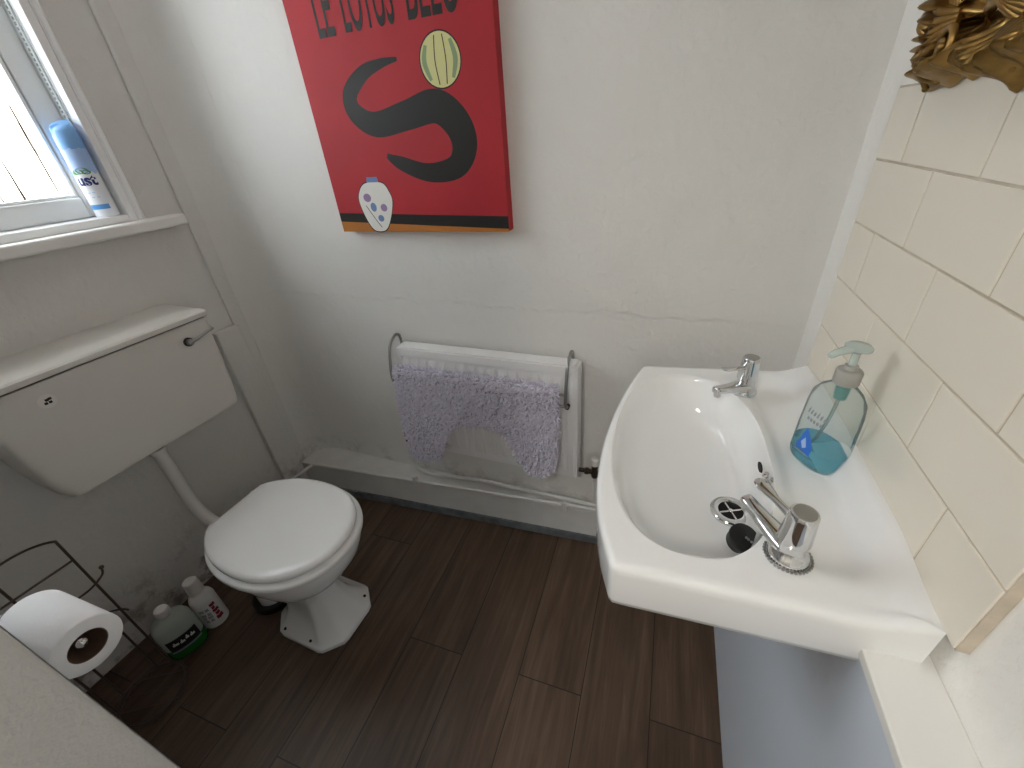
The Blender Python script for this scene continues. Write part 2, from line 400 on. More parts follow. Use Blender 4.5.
# soft corner column and the lower pipe casing on the window wall
tr = left_root('trim_1'); tr['kind'] = 'structure'
b = MB(); b.hexa([(0, .988, 0), (.010, .992, 0), (.012, 1.20, 0), (0, 1.20, 0), (0, .988, CEIL), (.010, .992, CEIL), (.012, 1.20, CEIL), (0, 1.20, CEIL)])
b.build('corner_casing', M['wall_side'], tr, bevel=.006, seg=3)
b = MB(); b.box((0, .906, 0), (.026, .996, .832)); b.build('low_pipe_casing', M['wall_side'], tr, bevel=.005, seg=3)
b = MB()                                           # plaster rounding the far corner, tangent to both walls
d1 = Vector((-sin(-AL), -cos(AL))); d2 = Vector((cos(AB), sin(AB))); nl = Vector((cos(AL), sin(AL)))
p1 = Vector((LX, 0)) + nl * .0115; p2 = Vector((0, 1.0845))
den = d1.x * d2.y - d1.y * d2.x; q0 = p2 - p1; cc = p1 + d1 * ((q0.x * d2.y - q0.y * d2.x) / den)
curve = []
for k in range(13):
    tt = k / 12; curve.append((cc + d1 * .095) * (1 - tt) ** 2 + cc * 2 * tt * (1 - tt) + (cc + d2 * .12) * tt * tt)
curve += [cc + d2 * .12 + Vector((0, .03)), cc + Vector((-.03, .03)), cc + d1 * .095 + Vector((-.03, 0))]
b.loft([[(p.x, p.y, z) for p in curve] for z in (0, CEIL)])
o = tag(b.build('trim_4', M['wall'], smooth=40), kind='structure')

# skirting: a boxed board, deeper at the window end
b = MB()
fl = lambda x: 1.065 + .037 * x
bw = lambda x: 1.085 - .031 * x + .01
b.hexa([(-1.47, fl(-1.47), 0), (WR, fl(WR), 0), (WR, bw(WR), 0), (-1.47, bw(-1.47), 0),
        (-1.47, fl(-1.47), .150), (WR, fl(WR), .165), (WR, bw(WR), .160), (-1.47, bw(-1.47), .166)])
tag(b.build('baseboard_back', M['skirting'], bevel=.004), kind='structure')
b = MB()
b.hexa([(-1.40, fl(-1.40) - .012, 0), (WR, fl(WR) - .008, 0), (WR, fl(WR), 0), (-1.40, fl(-1.40), 0),
        (-1.40, fl(-1.40) - .010, .035), (WR, fl(WR) - .006, .035), (WR, fl(WR), .035), (-1.40, fl(-1.40), .035)])
tag(b.build('trim_2', M['edging'], bevel=.002), kind='structure')

# panel under the basin with its top ledge
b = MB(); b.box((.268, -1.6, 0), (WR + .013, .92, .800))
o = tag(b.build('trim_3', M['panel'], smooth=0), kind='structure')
b = MB(); b.box((.263, -1.6, .8001), (WR + .013, .92, .815)); tag(b.build('trim_5', M['gloss_white'], bevel=.002), kind='structure')

# ------------------------------------------------------------------ window
w = left_root('window_1'); w['kind'] = 'structure'
b = MB()
def ring_frame(b, n0, n1, u0, u1, z0, z1, t, mi=0):
    b.box((n0, u0, z0), (n1, u0 + t, z1), mi); b.box((n0, u1 - t, z0), (n1, u1, z1), mi)
    b.box((n0, u0 + t, z0), (n1, u1 - t, z0 + t), mi); b.box((n0, u0 + t, z1 - t), (n1, u1 - t, z1), mi)
ring_frame(b, -.10, .012, WU0, WU1, WZ0, WZ1, .020)
b.build('outer_frame', M['upvc'], w, bevel=.003)
b = MB(); b.box((-.005, WU1 + .001, WZ0), (.010, WU1 + .006, WZ1)); b.tube([(.006, WU1 + .012, WZ0), (.006, WU1 + .012, WZ1)], .009, 12); b.tube([(.006, WU0 - .012, WZ0), (.006, WU0 - .012, WZ1)], .009, 12)
b.build('bead_moulding', M['upvc'], w)
b = MB(); b.tube([(-.026, WU1 - .0225, WZ0 + .02), (-.026, WU1 - .0225, WZ1 - .02)], .0022, 8)
for k in range(88): b.box((-.046, WU1 - .0214, WZ0 + .03 + k * .0098), (-.0435, WU1 - .0194, WZ0 + .0355 + k * .0098))
b.build('draught_seal', M['seal'], w)
b = MB()
ring_frame(b, -.092, -.058, WU0 + .021, WU1 - .021, WZ0 + .021, WZ1 - .021, .052)
b.build('sash', M['sash'], w, bevel=.004)
b = MB()
ring_frame(b, -.082, -.066, WU0 + .073, WU1 - .073, WZ0 + .073, WZ1 - .073, .008)
b.build('glazing_bead', M['upvc'], w, bevel=.003)
b = MB(); b.box((-.078, WU0 + .07, WZ0 + .07), (-.074, WU1 - .07, WZ1 - .07))
b.m[5] = 1                                         # the reeded side of the pane faces outdoors
b.build('pane', [M['pane'], M['obscure']], w, smooth=0)
b = MB(); b.box((-.055, -.12, 1.184), (.052, .968, WZ0 - .0002))
b.build('window_sill', M['gloss_white'], w, bevel=.007, seg=4)

b = MB(); b.box((-6, -6, -.1), (-1.96, 6, -.02)); tag(b.build('ground', M['ground'], smooth=0), kind='structure')

# ------------------------------------------------------------------ spray can on the sill
CR, CH = .0265, .228
c = left_root('spray_can', .806, -.018, WZ0 + .0205)
tag(c, 'blue and white air freshener spray can standing in the corner of the window sill', 'spray can')
b = MB(); b.lathe([(.001, 0), (CR - .002, 0), (CR, .002), (CR, .158), (CR - .002, .162), (CR - .004, .164), (.001, .164)], mi=0)
def wrap(b, vs, fs, zoff, ang, r, mi, sc=1):
    b.add([(r * cos(ang + x * sc / r), r * sin(ang + x * sc / r), zoff + y * sc) for x, y in vs], fs, mi)
def band(b, z0, z1, a0, a1, r, mi, n=16, wave=0):
    vs = []; fs = []
    for i in range(n + 1):
        a = a0 + (a1 - a0) * i / n; dz = wave * sin(i * 1.3)
        vs += [(r * cos(a), r * sin(a), z0 + dz), (r * cos(a), r * sin(a), z1 + dz * .6)]
    for i in range(n): fs.append((2 * i, 2 * i + 2, 2 * i + 3, 2 * i + 1))
    b.add(vs, fs, mi)
FA = radians(-48)                # the printed front
band(b, .020, .032, FA - 1.0, FA + .9, CR + .0003, 1)
band(b, .108, .164, FA - 3.1, FA + 3.1, CR + .0002, 4, 40, .004)
vs, fs = text2d('ust', .036, 'CENTER', .0012); wrap(b, vs, fs, .080, FA + .1, CR + .0006, 2)
for k, (da, z, wl_, h) in enumerate([(-.2, .112, .012, .006), (.15, .114, .014, .007), (.45, .110, .010, .005), (-.5, .110, .010, .005)]):
    poly = [(wl_ * cos(t * pi / 8), h * sin(t * pi / 8)) for t in range(16)]
    wrap(b, poly, [tuple(range(16))], z, FA + da, CR + .0007 + k * .0001, 3)
vs, fs = text2d('~ ~', .012, 'CENTER'); wrap(b, vs, fs, .058, FA, CR + .0005, 1)
wrap(b, vs, fs, .047, FA + .2, CR + .0005, 1)
b.build('can_body', [M['can_white'], M['can_band'], M['navy'], M['leaf'], M['label_pale']], c)
b = MB()                          # cap with a sloping top and finger notch
rings = []
for r_, z0_, sl in [(CR - .001, .163, 0), (CR, .166, 0), (CR, .196, .0), (CR - .001, .212, .010), (CR - .005, .220, .012), (.010, .221, .012), (.001, .221, .012)]:
    rings.append([(r_ * cos(2 * pi * i / 32), r_ * sin(2 * pi * i / 32), z0_ + sl * sin(2 * pi * i / 32 - .6) * (r_ / CR) - (.012 if abs((i - 22) % 32) < 3 and z0_ > .21 else 0)) for i in range(32)])
b.loft(rings); b.build('cap', M['can_blue'], c, smooth=50)

# small card tucked at the window
k = left_root('paper_card', .560, -.055, WZ0 + .0204)
tag(k, 'small white card with a black mark leaning at the bottom of the window sash', 'card')
b = MB(); b.box((0, -.05, 0), (.0015, .035, .042), 0)
b.add([(.0019, -.022, .012), (.0019, -.012, .012), (.0019, .004, .026), (.0019, -.004, .028)], [(0, 1, 2, 3)], 1); b.add([(.0019, -.002, .010), (.0019, .006, .010), (.0019, .004, .020), (.0019, -.001, .018)], [(0, 1, 2, 3)], 1)
b.build('card_sheet', [M['offwhite'], M['ink']], k, smooth=0)

# ------------------------------------------------------------------ cistern
cs = left_root('toilet_cistern')
tag(cs, 'ivory low level toilet cistern hung on the window wall above the pan', 'cistern')
b = MB(); rings = []
for z, y0, y1, n0, n1, rr in [(.640, .356, .800, .03, .150, .02), (.645, .342, .810, .02, .164, .03), (.665, .332, .813, .012, .168, .03), (.72, .320, .816, .004, .170, .022), (.87, .304, .822, .002, .172, .018), (.943, .298, .825, .002, .173, .016)]:
    pol = rounded([(n0, y0), (n1, y0), (n1, y1), (n0, y1)], [.008, rr, rr, .008], 5)
    rings.append([(x, y, z) for x, y in pol])
b.loft(rings); b.build('tank', M['cistern'], cs, smooth=45)
b = MB(); b.box((.01, .303, .9428), (.168, .818, .9475)); b.build('lid_gap', M['dark_hole'], cs, smooth=0)
b = MB(); rings = []
for z, e, rr in [(.9475, .0, .014), (.951, .004, .016), (.962, .004, .016), (.967, -.001, .018), (.971, -.016, .022), (.974, -.032, .028), (.975, -.05, .03)]:
    pol = rounded([(.001, .290 - e), (.178 + e, .290 - e), (.178 + e, .828 + e), (.001, .828 + e * .5)], [.006, rr, rr + .004, .012], 6)
    rings.append([(x, y, z) for x, y in pol])
b.loft(rings); b.build('lid', M['cistern'], cs, smooth=28)
b = MB(); b.lathe([(.001, 0), (.013, 0), (.013, .006), (.001, .006)], (.1725, .744, .895), (1, 0, 0), 28, mi=1)
b.lathe([(.001, .006), (.0095, .006), (.0095, .014), (.006, .017), (.001, .017)], (.1725, .744, .895), (1, 0, 0), 28, mi=0)
b.tube([(.186, .744, .895), (.189, .765, .899), (.189, .815, .910)], [.0048, .0042, .0036], 10); b.ball((.189, .815, .910), .0042)
b.build('flush_lever', [M['dull_chrome'], M['black']], cs)
b = MB(); b.lathe([(.001, 0), (.017, 0), (.017, .0012), (.001, .0012)], (.1725, .412, .897), (1, 0, 0), 28)
for dy, dz in [(-.004, -.004), (.004, -.004), (0, .003), (.006, .004)]:
    b.box((.1736, .412 + dy - .0032, .897 + dz - .003), (.1741, .412 + dy + .0032, .897 + dz + .003), 1)
b.build('sticker', [M['offwhite'], M['ink']], cs)
b = MB(); b.lathe([(.001, 0), (.024, 0), (.026, .012), (.020, .022), (.001, .022)], (.095, .562, .620)); b.build('outlet_nut', M['black'], cs)
b = MB(); b.lathe([(.017, 0), (.024, 0), (.024, .014), (.017, .014)], (.095, .562, .602)); b.build('pipe_collar', M['pipe_plastic'], cs)
b = MB()
pp = [(.095, .562, .622), (.095, .562, .50), (.095, .561, .440), (.100, .560, .405), (.115, .558, .375), (.145, .554, .353), (.185, .550, .343), (.245, .548, .342), (.33, .548, .342)]
b.tube(spline(pp, 6), .0185, 20); b.build('flush_pipe', M['pipe_plastic'], cs)

# ------------------------------------------------------------------ toilet
TX, TY = -.955, .537
t = empty('toilet', (TX, TY, 0), AL)
tag(t, 'white close-lidded toilet pan on an eight sided foot', 'toilet')
def egg(a0, a1, w, cx=0, n=56, p=2.25):
    """plan outline: back half-length a0, front half-length a1, half-width w"""
    out = []
    for i in range(n):
        th = 2 * pi * i / n; c_, s_ = cos(th), sin(th)
        a = a1 if c_ > 0 else a0
        out.append((cx + a * math.copysign(abs(c_) ** (2 / p), c_), w * math.copysign(abs(s_) ** (2 / p), s_)))
    return out
def octo(x0, x1, w, ch, n=56):
    """eight sided outline sampled at the same angles as egg()"""
    poly = [(x1, -w + ch), (x1, w - ch), (x1 - ch, w), (x0 + ch, w), (x0, w - ch), (x0, -w + ch), (x0 + ch, -w), (x1 - ch, -w)]
    cx = (x0 + x1) / 2; out = []
    for i in range(n):
        th = 2 * pi * i / n; d = Vector((cos(th), sin(th))); best = None
        for k in range(8):
            a = Vector(poly[k]) - Vector((cx, 0)); e = Vector(poly[(k + 1) % 8]) - Vector(poly[k])
            den = d.x * e.y - d.y * e.x
            if abs(den) < 1e-9: continue
            tt = (a.x * e.y - a.y * e.x) / den; uu = (a.x * d.y - a.y * d.x) / den
            if tt > 0 and -1e-6 <= uu <= 1 + 1e-6: best = tt if best is None else min(best, tt)
        out.append((cx + d.x * best, d.y * best))
    return out
b = MB(); R_ = []
def put(ol, z): R_.append([(x, y, z) for x, y in ol])
put(octo(-.145, .135, .117, .055), 0); put(octo(-.145, .135, .117, .055), .014); put(octo(-.141, .131, .113, .053), .019)
put(octo(-.128, .112, .094, .045), .030)
put(octo(-.112, .082, .070, .034), .075); put(octo(-.105, .062, .058, .03), .13)
put(egg(.115, .075, .066, -.01), .18); put(egg(.145, .120, .098, -.005), .23); put(egg(.175, .165, .135, 0), .285)
put(egg(.195, .195, .157, .005), .335); put(egg(.200, .207, .166, .008), .375); put(egg(.198, .207, .166, .008), .395)
put(egg(.190, .200, .160, .008), .400)
b.loft(R_); b.build('pan', M['ceramic'], t, smooth=40)
def dshape(a1, w, back, n=56, p=2.15):
    return [(max(x, back), y) for x, y in egg(.235, a1, w, .008, n, p)]
b = MB(); R_ = []
for z, d in [(.4015, .014), (.4045, .003), (.408, 0), (.418, 0), (.423, .003), (.4255, .012)]: put(dshape(.222 - d, .184 - d, -.198 + d), z)
b.loft(R_); b.build('seat', M['seat'], t, smooth=50)
b = MB(); R_ = []
for z, d in [(.4265, .013), (.4285, .004), (.432, .0), (.440, .0), (.446, .004), (.4495, .012), (.450, .03), (.448, .07), (.446, .12)]:
    put(dshape(.209 - d, .172 - d, -.200 + d * .8), z)
b.loft(R_); b.build('lid', M['seat'], t, smooth=50)
for sgn in (-1, 1):
    b = MB(); b.lathe([(.001, 0), (.014, 0), (.014, .022), (.011, .027), (.001, .027)], (-.212, sgn * .07, .401)); b.build('hinge', M['seat'], t)
for x, y in [(-.075, -.103), (.035, -.103), (.100, .078), (-.05, .103)]:
    b = MB(); b.lathe([(.001, 0), (.0055, 0), (.0045, .0025), (.001, .003)], (x, y, .0235), n=16); b.build('fixing_screw', M['black'], t)
b = MB(); b.tube(spline([(-.08, -.02, .26), (-.16, -.02, .24), (-.215, -.02, .16), (-.225, -.02, .06), (-.225, -.02, .0)], 6), .05, 20)
b.build('waste_pipe', M['ceramic'], t)
b = MB(); b.lathe([(.054, 0), (.072, 0), (.070, .020), (.062, .024), (.054, .024)], (-.225, -.02, 0), caps=False); b.build('waste_collar', M['black'], t)

# ------------------------------------------------------------------ cleaning bottles
g = empty('cleaner_bottle', (-1.322, .312, 0), -.35); g.scale = (1.14, 1.12, 1.10)
tag(g, 'rounded cleaner bottle with green liquid and black label on the floor beside the toilet', 'bottle')
def oval_rings(spec, n=36, p=2.4):
    out = []
    for z, a, w_ in spec:
        out.append([(a * math.copysign(abs(cos(2 * pi * i / n)) ** (2 / p), cos(2 * pi * i / n)), w_ * math.copysign(abs(sin(2 * pi * i / n)) ** (2 / p), sin(2 * pi * i / n)), z) for i in range(n)])
    return out
b = MB(); b.loft(oval_rings([(.045, .032, .0475), (.10, .032, .048), (.125, .031, .046), (.142, .027, .038), (.152, .019, .022), (.158, .013, .013), (.162, .013, .013)])); b.build('bottle_body', M['bottle_clear'], g, smooth=50)
b = MB(); b.loft(oval_rings([(0, .026, .040), (.003, .030, .045), (.012, .032, .0475), (.045, .032, .0475)])); b.build('green_liquid', M['bottle_green'], g, smooth=50)
b = MB(); b.lathe([(.001, 0), (.0165, 0), (.0175, .003), (.017, .016), (.015, .022), (.009, .025), (.001, .025)], (0, 0, .161), n=30); b.build('cap', M['bottle_white'], g)
b = MB()
def face_decal(b, x0, x1, z0, z1, a, w_, mi, p=2.4, n=10, eps=.0006):
    vs = []; fs = []
    for i in range(n + 1):
        y = x0 + (x1 - x0) * i / n; x = a * (max(0, 1 - abs(y / w_) ** p)) ** (1 / p) + eps
        vs += [(x, y, z0), (x, y, z1)]
    for i in range(n): fs.append((2 * i, 2 * i + 2, 2 * i + 3, 2 * i + 1))
    b.add(vs, fs, mi)
face_decal(b, -.036, .036, .045, .088, .032, .0478, 0)
face_decal(b, -.036, .036, .036, .042, .032, .0476, 2)
for k_, (y0, y1, z_) in enumerate([(-.026, -.012, .068), (-.009, .002, .066), (.005, .013, .070), (.016, .027, .067)]):
    face_decal(b, y0, y1, z_ - .005, z_ + .003, .032, .0478, 1, eps=.0011); face_decal(b, y0 + .003, y0 + .006, z_ - .002, z_ + .009, .032, .0478, 1, eps=.0012)
b.build('label', [M['ink'], M['offwhite'], M['mauve']], g)

g = empty('bleach_bottle', (-1.316, .404, 0), -.55); g.scale = (1.1, 1.1, 1.04)
tag(g, 'white bottle with tall white cap and crimson lettering behind the green cleaner bottle', 'bottle')
b = MB(); b.lathe([(.001, 0), (.030, 0), (.033, .003), (.033, .115), (.030, .128), (.022, .142), (.0185, .148), (.0185, .152), (.001, .152)]); b.build('bottle_body', M['bottle_white'], g)
b = MB(); b.lathe([(.001, 0), (.020, 0), (.0205, .003), (.0185, .046), (.016, .049), (.001, .049)], (0, 0, .1525)); b.build('cap', M['bottle_white'], g)
b = MB()
for k_, (s_, z_, sz, mi, da) in enumerate([('|||| |||', .086, .012, 1, -.25), ('|||| |||', .066, .012, 1, -.25), ('||| ||||', .052, .012, 1, -.25), ('||| |||', .036, .012, 1, -.25)]):
    vs, fs = text2d(s_, sz, 'CENTER', .0008); wrap(b, vs, fs, z_, da, .0334, mi)
for k_, (z0, z1, a0, a1) in enumerate([(.092, .104, .30, .75), (.078, .090, .34, .60), (.064, .076, .30, .80), (.048, .061, .36, .72), (.030, .045, .28, .84)]):
    band(b, z0, z1, a0, a1, .0333, 0, 8, .0012)
b.build('label', [M['crimson'], M['label_grey']], g)

# ------------------------------------------------------------------ wire stand
RX, RY, RR = -1.289, .176, .082
st = empty('wire_stand', (RX, RY, 0))
tag(st, 'dark wire toilet roll stand with round base ring standing by the doorway wall', 'toilet roll stand')
def circ(z, r=RR, n=48, a0=0, a1=2 * pi): return [(r * cos(a0 + (a1 - a0) * i / n), r * sin(a0 + (a1 - a0) * i / n), z) for i in range(n + (0 if abs(a1 - a0 - 2 * pi) < 1e-6 else 1))]
b = MB(); b.tube(circ(.020), .0028, 8, closed=True); b.tube(circ(.006), .0024, 8, closed=True)
for off in (-.042, 0, .042):
    h = math.sqrt(RR * RR - off * off); dx, dy = cos(.55), sin(.55)
    b.tube([(-dy * off - dx * h, dx * off - dy * h, .020), (-dy * off + dx * h, dx * off + dy * h, .020)], .0018, 8)
b.build('base_ring', M['dark_wire'], st)
for a in (.1, 1.2, -1.3, 3.0):
    b = MB(); b.ball((RR * cos(a), RR * sin(a), .0055), .0055); b.build('foot', M['dark_wire'], st)
AN = [radians(112), radians(140), radians(205), radians(238)]
TOPZ = .585
for a, z1 in zip(AN, (TOPZ, .30, TOPZ, TOPZ)):
    b = MB(); b.tube([(RR * cos(a), RR * sin(a), .02), (RR * cos(a), RR * sin(a), z1)], .003, 8); b.build('upright', M['dark_wire'], st)
b = MB(); b.tube(circ(TOPZ, RR, 28, AN[0], AN[3]), .003, 8)
b.tube([(RR * cos(AN[0]), RR * sin(AN[0]), .515), (RR * cos(AN[3]), RR * sin(AN[3]), .515)], .0028, 8); b.build('top_hoop', M['dark_wire'], st)
b = MB(); b.tube(circ(.30, RR, 40, radians(95), radians(250)), .0026, 8)
b.build('middle_hoop', M['dark_wire'], st)
b = MB()
b.tube(spline([(RR * cos(AN[3]), RR * sin(AN[3]), .43), (-.02, -.03, .44), (.02, .04, .45), (.033, .080, .47), (.033, .090, .487)], 8), .0026, 8); b.ball((.033, .091, .491), .0055)
b.build('hook_arm', M['dark_wire'], st)

# ------------------------------------------------------------------ toilet roll on its holder by the doorway
h = empty('roll_holder', (-.647, FY, .87))
tag(h, 'chrome toilet roll holder arm fixed to the doorway wall', 'toilet roll holder')
b = MB(); b.lathe([(.001, 0), (.018, 0), (.018, .004), (.012, .008), (.001, .008)], (-.085, 0, .01), (0, 1, 0)); b.build('wall_plate', M['chrome'], h)
b = MB(); b.tube(spline([(-.085, .006, .01), (-.085, .030, .010), (-.078, .043, .010), (-.065, .045, .010), (.052, .045, .010)], 6), .0045, 12); b.ball((.054, .045, .010), .0065); b.build('arm', M['chrome'], h)
r = empty('toilet_roll', (-.647, FY + .047, .870))
tag(r, 'white part-used toilet roll hanging on the chrome holder at the doorway wall', 'toilet roll')
b = MB(); prof = [(.0192, -.055), (.0332, -.055), (.0346, -.0535), (.0346, .0535), (.0332, .055), (.0192, .055)]
q = 64; rings = []
for rr_, zz in prof + [prof[0]]:
    rings.append([(zz, rr_ * cos(2 * pi * i / q), rr_ * sin(2 * pi * i / q)) for i in range(q)])
b.loft(rings, False, False); b.build('paper', M['paper'], r, smooth=50)
b = MB(); rings = [[(zz, rr_ * cos(2 * pi * i / q), rr_ * sin(2 * pi * i / q)) for i in range(q)] for rr_, zz in [(.0182, -.0545), (.0191, -.0545), (.0191, .0545), (.0182, .0545), (.0182, -.0545)]]
b.loft(rings, False, False); b.build('cardboard_core', M['card'], r, smooth=50)

# ------------------------------------------------------------------ radiator
ra = back_root('radiator')
tag(ra, 'small white panel radiator low on the back wall', 'radiator')
X0, X1, Z0, Z1, YF = -.805, -.196, .350, .778, -.072
b = MB()                                         # pressed front sheet with vertical flutes
prof = [(X0, YF + .018)]; x = X0 + .004; prof.append((x, YF + .004))
nfl = 17; pitch = (X1 - X0 - .008) / nfl
for i in range(nfl):
    xx = X0 + .004 + i * pitch
    prof += [(xx + pitch * .14, YF + .003), (xx + pitch * .26, YF - .004), (xx + pitch * .74, YF - .004), (xx + pitch * .86, YF + .003)]
prof += [(X1 - .004, YF + .004), (X1, YF + .018)]
def flat(z, k): return [(x, YF + .004 + (y - YF - .004) * k if X0 + .003 < x < X1 - .003 else y, z) for x, y in prof]
rings = [flat(Z0, 0), flat(Z0 + .028, 0), flat(Z0 + .045, 1), flat(Z1 - .060, 1), flat(Z1 - .045, 0), flat(Z1 - .012, 0)]
b.loft(rings, False, False, closed=False)
b.box((X0 + .001, YF + .016, Z0 + .002), (X1 - .001, YF + .030, Z1 - .014))
b.build('panel', M['radiator'], ra, smooth=30)
b = MB(); b.box((X0 + .006, YF - .002, Z1 - .034), (X1 - .006, YF + .044, Z1 - .006))
b.box((X0 + .006, YF - .0005, Z1 - .006), (X1 - .006, YF + .044, Z1))
b.build('top_cover', M['radiator'], ra, bevel=.004, seg=3)
for xa, xb in ((X0 - .003, X0 + .014), (X1 - .014, X1 + .003)):
    b = MB(); b.box((xa, YF - .003, Z0 + .004), (xb, YF + .046, Z1 - .004)); b.build('side_cover', M['radiator'], ra, bevel=.004, seg=3)
for xx in (X0 + .09, X1 - .09):
    b = MB(); b.box((xx - .015, YF + .03, Z0 + .05), (xx + .015, -.001, Z1 - .08)); b.build('wall_bracket', M['radiator'], ra, bevel=.002)
# valves
def valve(xc, sgn, zc):
    b = MB()
    b.lathe([(.001, 0), (.009, 0), (.009, .020), (.012, .020), (.012, .032), (.008, .034), (.008, .055), (.001, .055)], (xc + sgn * .055, -.045, zc), (-sgn, 0, 0), 6)
    b.lathe([(.001, -.02), (.010, -.02), (.012, -.012), (.012, .006), (.010, .010), (.011, .012), (.011, .030), (.008, .034), (.001, .034)], (xc + sgn * .055, -.045, zc), n=20)
    return b.build('valve', M['brass_old'], ra)
v0 = valve(X0 - .016, -1, .362); v1 = valve(X1, 1, .368)
b = MB(); b.lathe([(.001, 0), (.013, 0), (.014, .004), (.013, .024), (.009, .028), (.001, .028)], (X0 - .071, -.045, .396), n=20); b.build('valve_cap', M['pipe_plastic'], v0)
b = MB(); b.lathe([(.001, 0), (.013, 0), (.014, .004), (.013, .024), (.009, .028), (.001, .028)], (X1 + .055, -.045, .402), n=20); b.build('valve_cap', M['pipe_plastic'], v1)

# painted pipework along the skirting
pw = empty('heating_pipe', (0, 0, 0))
tag(pw, 'white painted heating pipe running along the top of the skirting board', 'pipe')
yl = lambda x: fl(x) - .007
b = MB(); pts = [(-1.425, .56, .158), (-1.40, .86, .158), (-1.385, yl(-1.385) - .05, .158), (-1.378, yl(-1.378) - .015, .159), (-1.36, yl(-1.36), .159)] + [(x_, yl(x_), .160 + (x_ + 1.36) * .020) for x_ in (-1.2, -.9, -.6, -.3, 0, .26)]
b.tube(spline(pts, 5), .0075, 12); b.build('pipe_run', M['skirting'], pw)
for xx in (-.86, -.25):
    b = MB(); b.tube([(xx, yl(xx) + .001, .150), (xx, yl(xx) + .001, .196)], .011, 10); b.build('pipe_clip', M['skirting'], pw)
pw = empty('radiator_feed_pipe', (0, 0, 0))
tag(pw, 'white painted pipe curving down from the left radiator valve above the skirting', 'pipe')
xv = X0 - .071; ywl = 1.085 - .031 * xv
pts = [(xv + .0, ywl - .045, .345), (xv, ywl - .045, .27), (xv + .008, ywl - .046, .225), (xv + .035, ywl - .048, .198), (xv + .09, ywl - .05, .190)] + [(x_, 1.085 - .031 * x_ - .028 + (.022 - .022), .190 + (x_ + .75) * .012) for x_ in (-.6, -.4, -.2, 0, .26)]
b = MB(); b.tube(spline(pts, 6), .0075, 12); b.build('pipe_run', M['skirting'], pw)
pw = empty('radiator_return_pipe', (0, 0, 0))
tag(pw, 'short white painted pipe dropping from the right radiator valve', 'pipe')
xv = X1 + .055; ywl = 1.085 - .031 * xv
b = MB(); b.tube(spline([(xv, ywl - .045, .35), (xv, ywl - .045, .28), (xv + .006, ywl - .045, .235), (xv + .030, ywl - .045, .222), (xv + .07, ywl - .045, .219), (.26, ywl - .05, .219)], 6), .0075, 12); b.build('pipe_run', M['skirting'], pw)

# hook-over towel rail
tl = back_root('towel_rail')
tag(tl, 'chrome towel rail hooked over the top of the radiator', 'towel rail')
for xx in (-.822, -.222):
    b = MB()
    b.tube(spline([(xx, -.020, .720), (xx, -.020, .785), (xx, -.032, .802), (xx, -.052, .802), (xx, -.082, .782), (xx, -.098, .735), (xx, -.108, .690), (xx, -.106, .660), (xx, -.088, .645)], 6), .0048, 12)
    arm_ = b.build('side_arm', M['dull_chrome'], tl)
    b = MB(); b.lathe([(.001, 0), (.007, 0), (.007, .014), (.001, .014)], (xx, -.079, .645), (0, -1, 0), 16); b.build('rubber_foot', M['black'], arm_)
b = MB(); b.tube([(-.822, -.104, .696), (-.222, -.104, .696)], .004, 12); b.build('rail_bar', M['dull_chrome'], tl)
b = MB(); b.tube([(-.822, -.098, .652), (-.222, -.098, .652)], .004, 12); b.build('rail_bar', M['dull_chrome'], tl)

# shaggy pedestal mat over the rail
pm = back_root('pedestal_mat')
tag(pm, 'shaggy lavender pedestal mat with a U cut-out draped over the towel rail', 'bath mat')
OUT = [(-.800, .706), (-.79, .709), (-.60, .709), (-.42, .709), (-.255, .709), (-.246, .706), (-.247, .69), (-.249, .62), (-.254, .50), (-.262, .43), (-.284, .385), (-.318, .364), (-.352, .370), (-.380, .405), (-.398, .455), (-.420, .505), (-.46, .535), (-.52, .540), (-.58, .530), (-.625, .503), (-.655, .455), (-.678, .395), (-.703, .343), (-.742, .320), (-.79, .318), (-.820, .342), (-.826, .43), (-.818, .55), (-.806, .66), (-.801, .69)]
OUT = [tuple(p) for p in spline(OUT, 4, True)]
def inside(x, z, poly=OUT):
    c_ = False; j = len(poly) - 1
    for i in range(len(poly)):
        if (poly[i][1] > z) != (poly[j][1] > z) and x < (poly[j][0] - poly[i][0]) * (z - poly[i][1]) / (poly[j][1] - poly[i][1]) + poly[i][0]: c_ = not c_
        j = i
    return c_
def mat_y(x, z): return -.112 - .006 * sin(x * 21 + 1) * max(0, (.70 - z)) / .3 + .010 * min(1, max(0, (.72 - z) / .34)) - .004 * sin(x * 9)
b = MB()
import mathutils.geometry as mg
tri = mg.tessellate_polygon([[Vector((x, z, 0)) for x, z in OUT]])
nO = len(OUT)
vs = [(x, mat_y(x, z) + .004, z) for x, z in OUT] + [(x, mat_y(x, z) - .003, z) for x, z in OUT]
fs = [tuple(f) for f in tri] + [tuple(i + nO for i in f) for f in tri] + [(i, (i + 1) % nO, (i + 1) % nO + nO, i + nO) for i in range(nO)]
b.add(vs, fs)
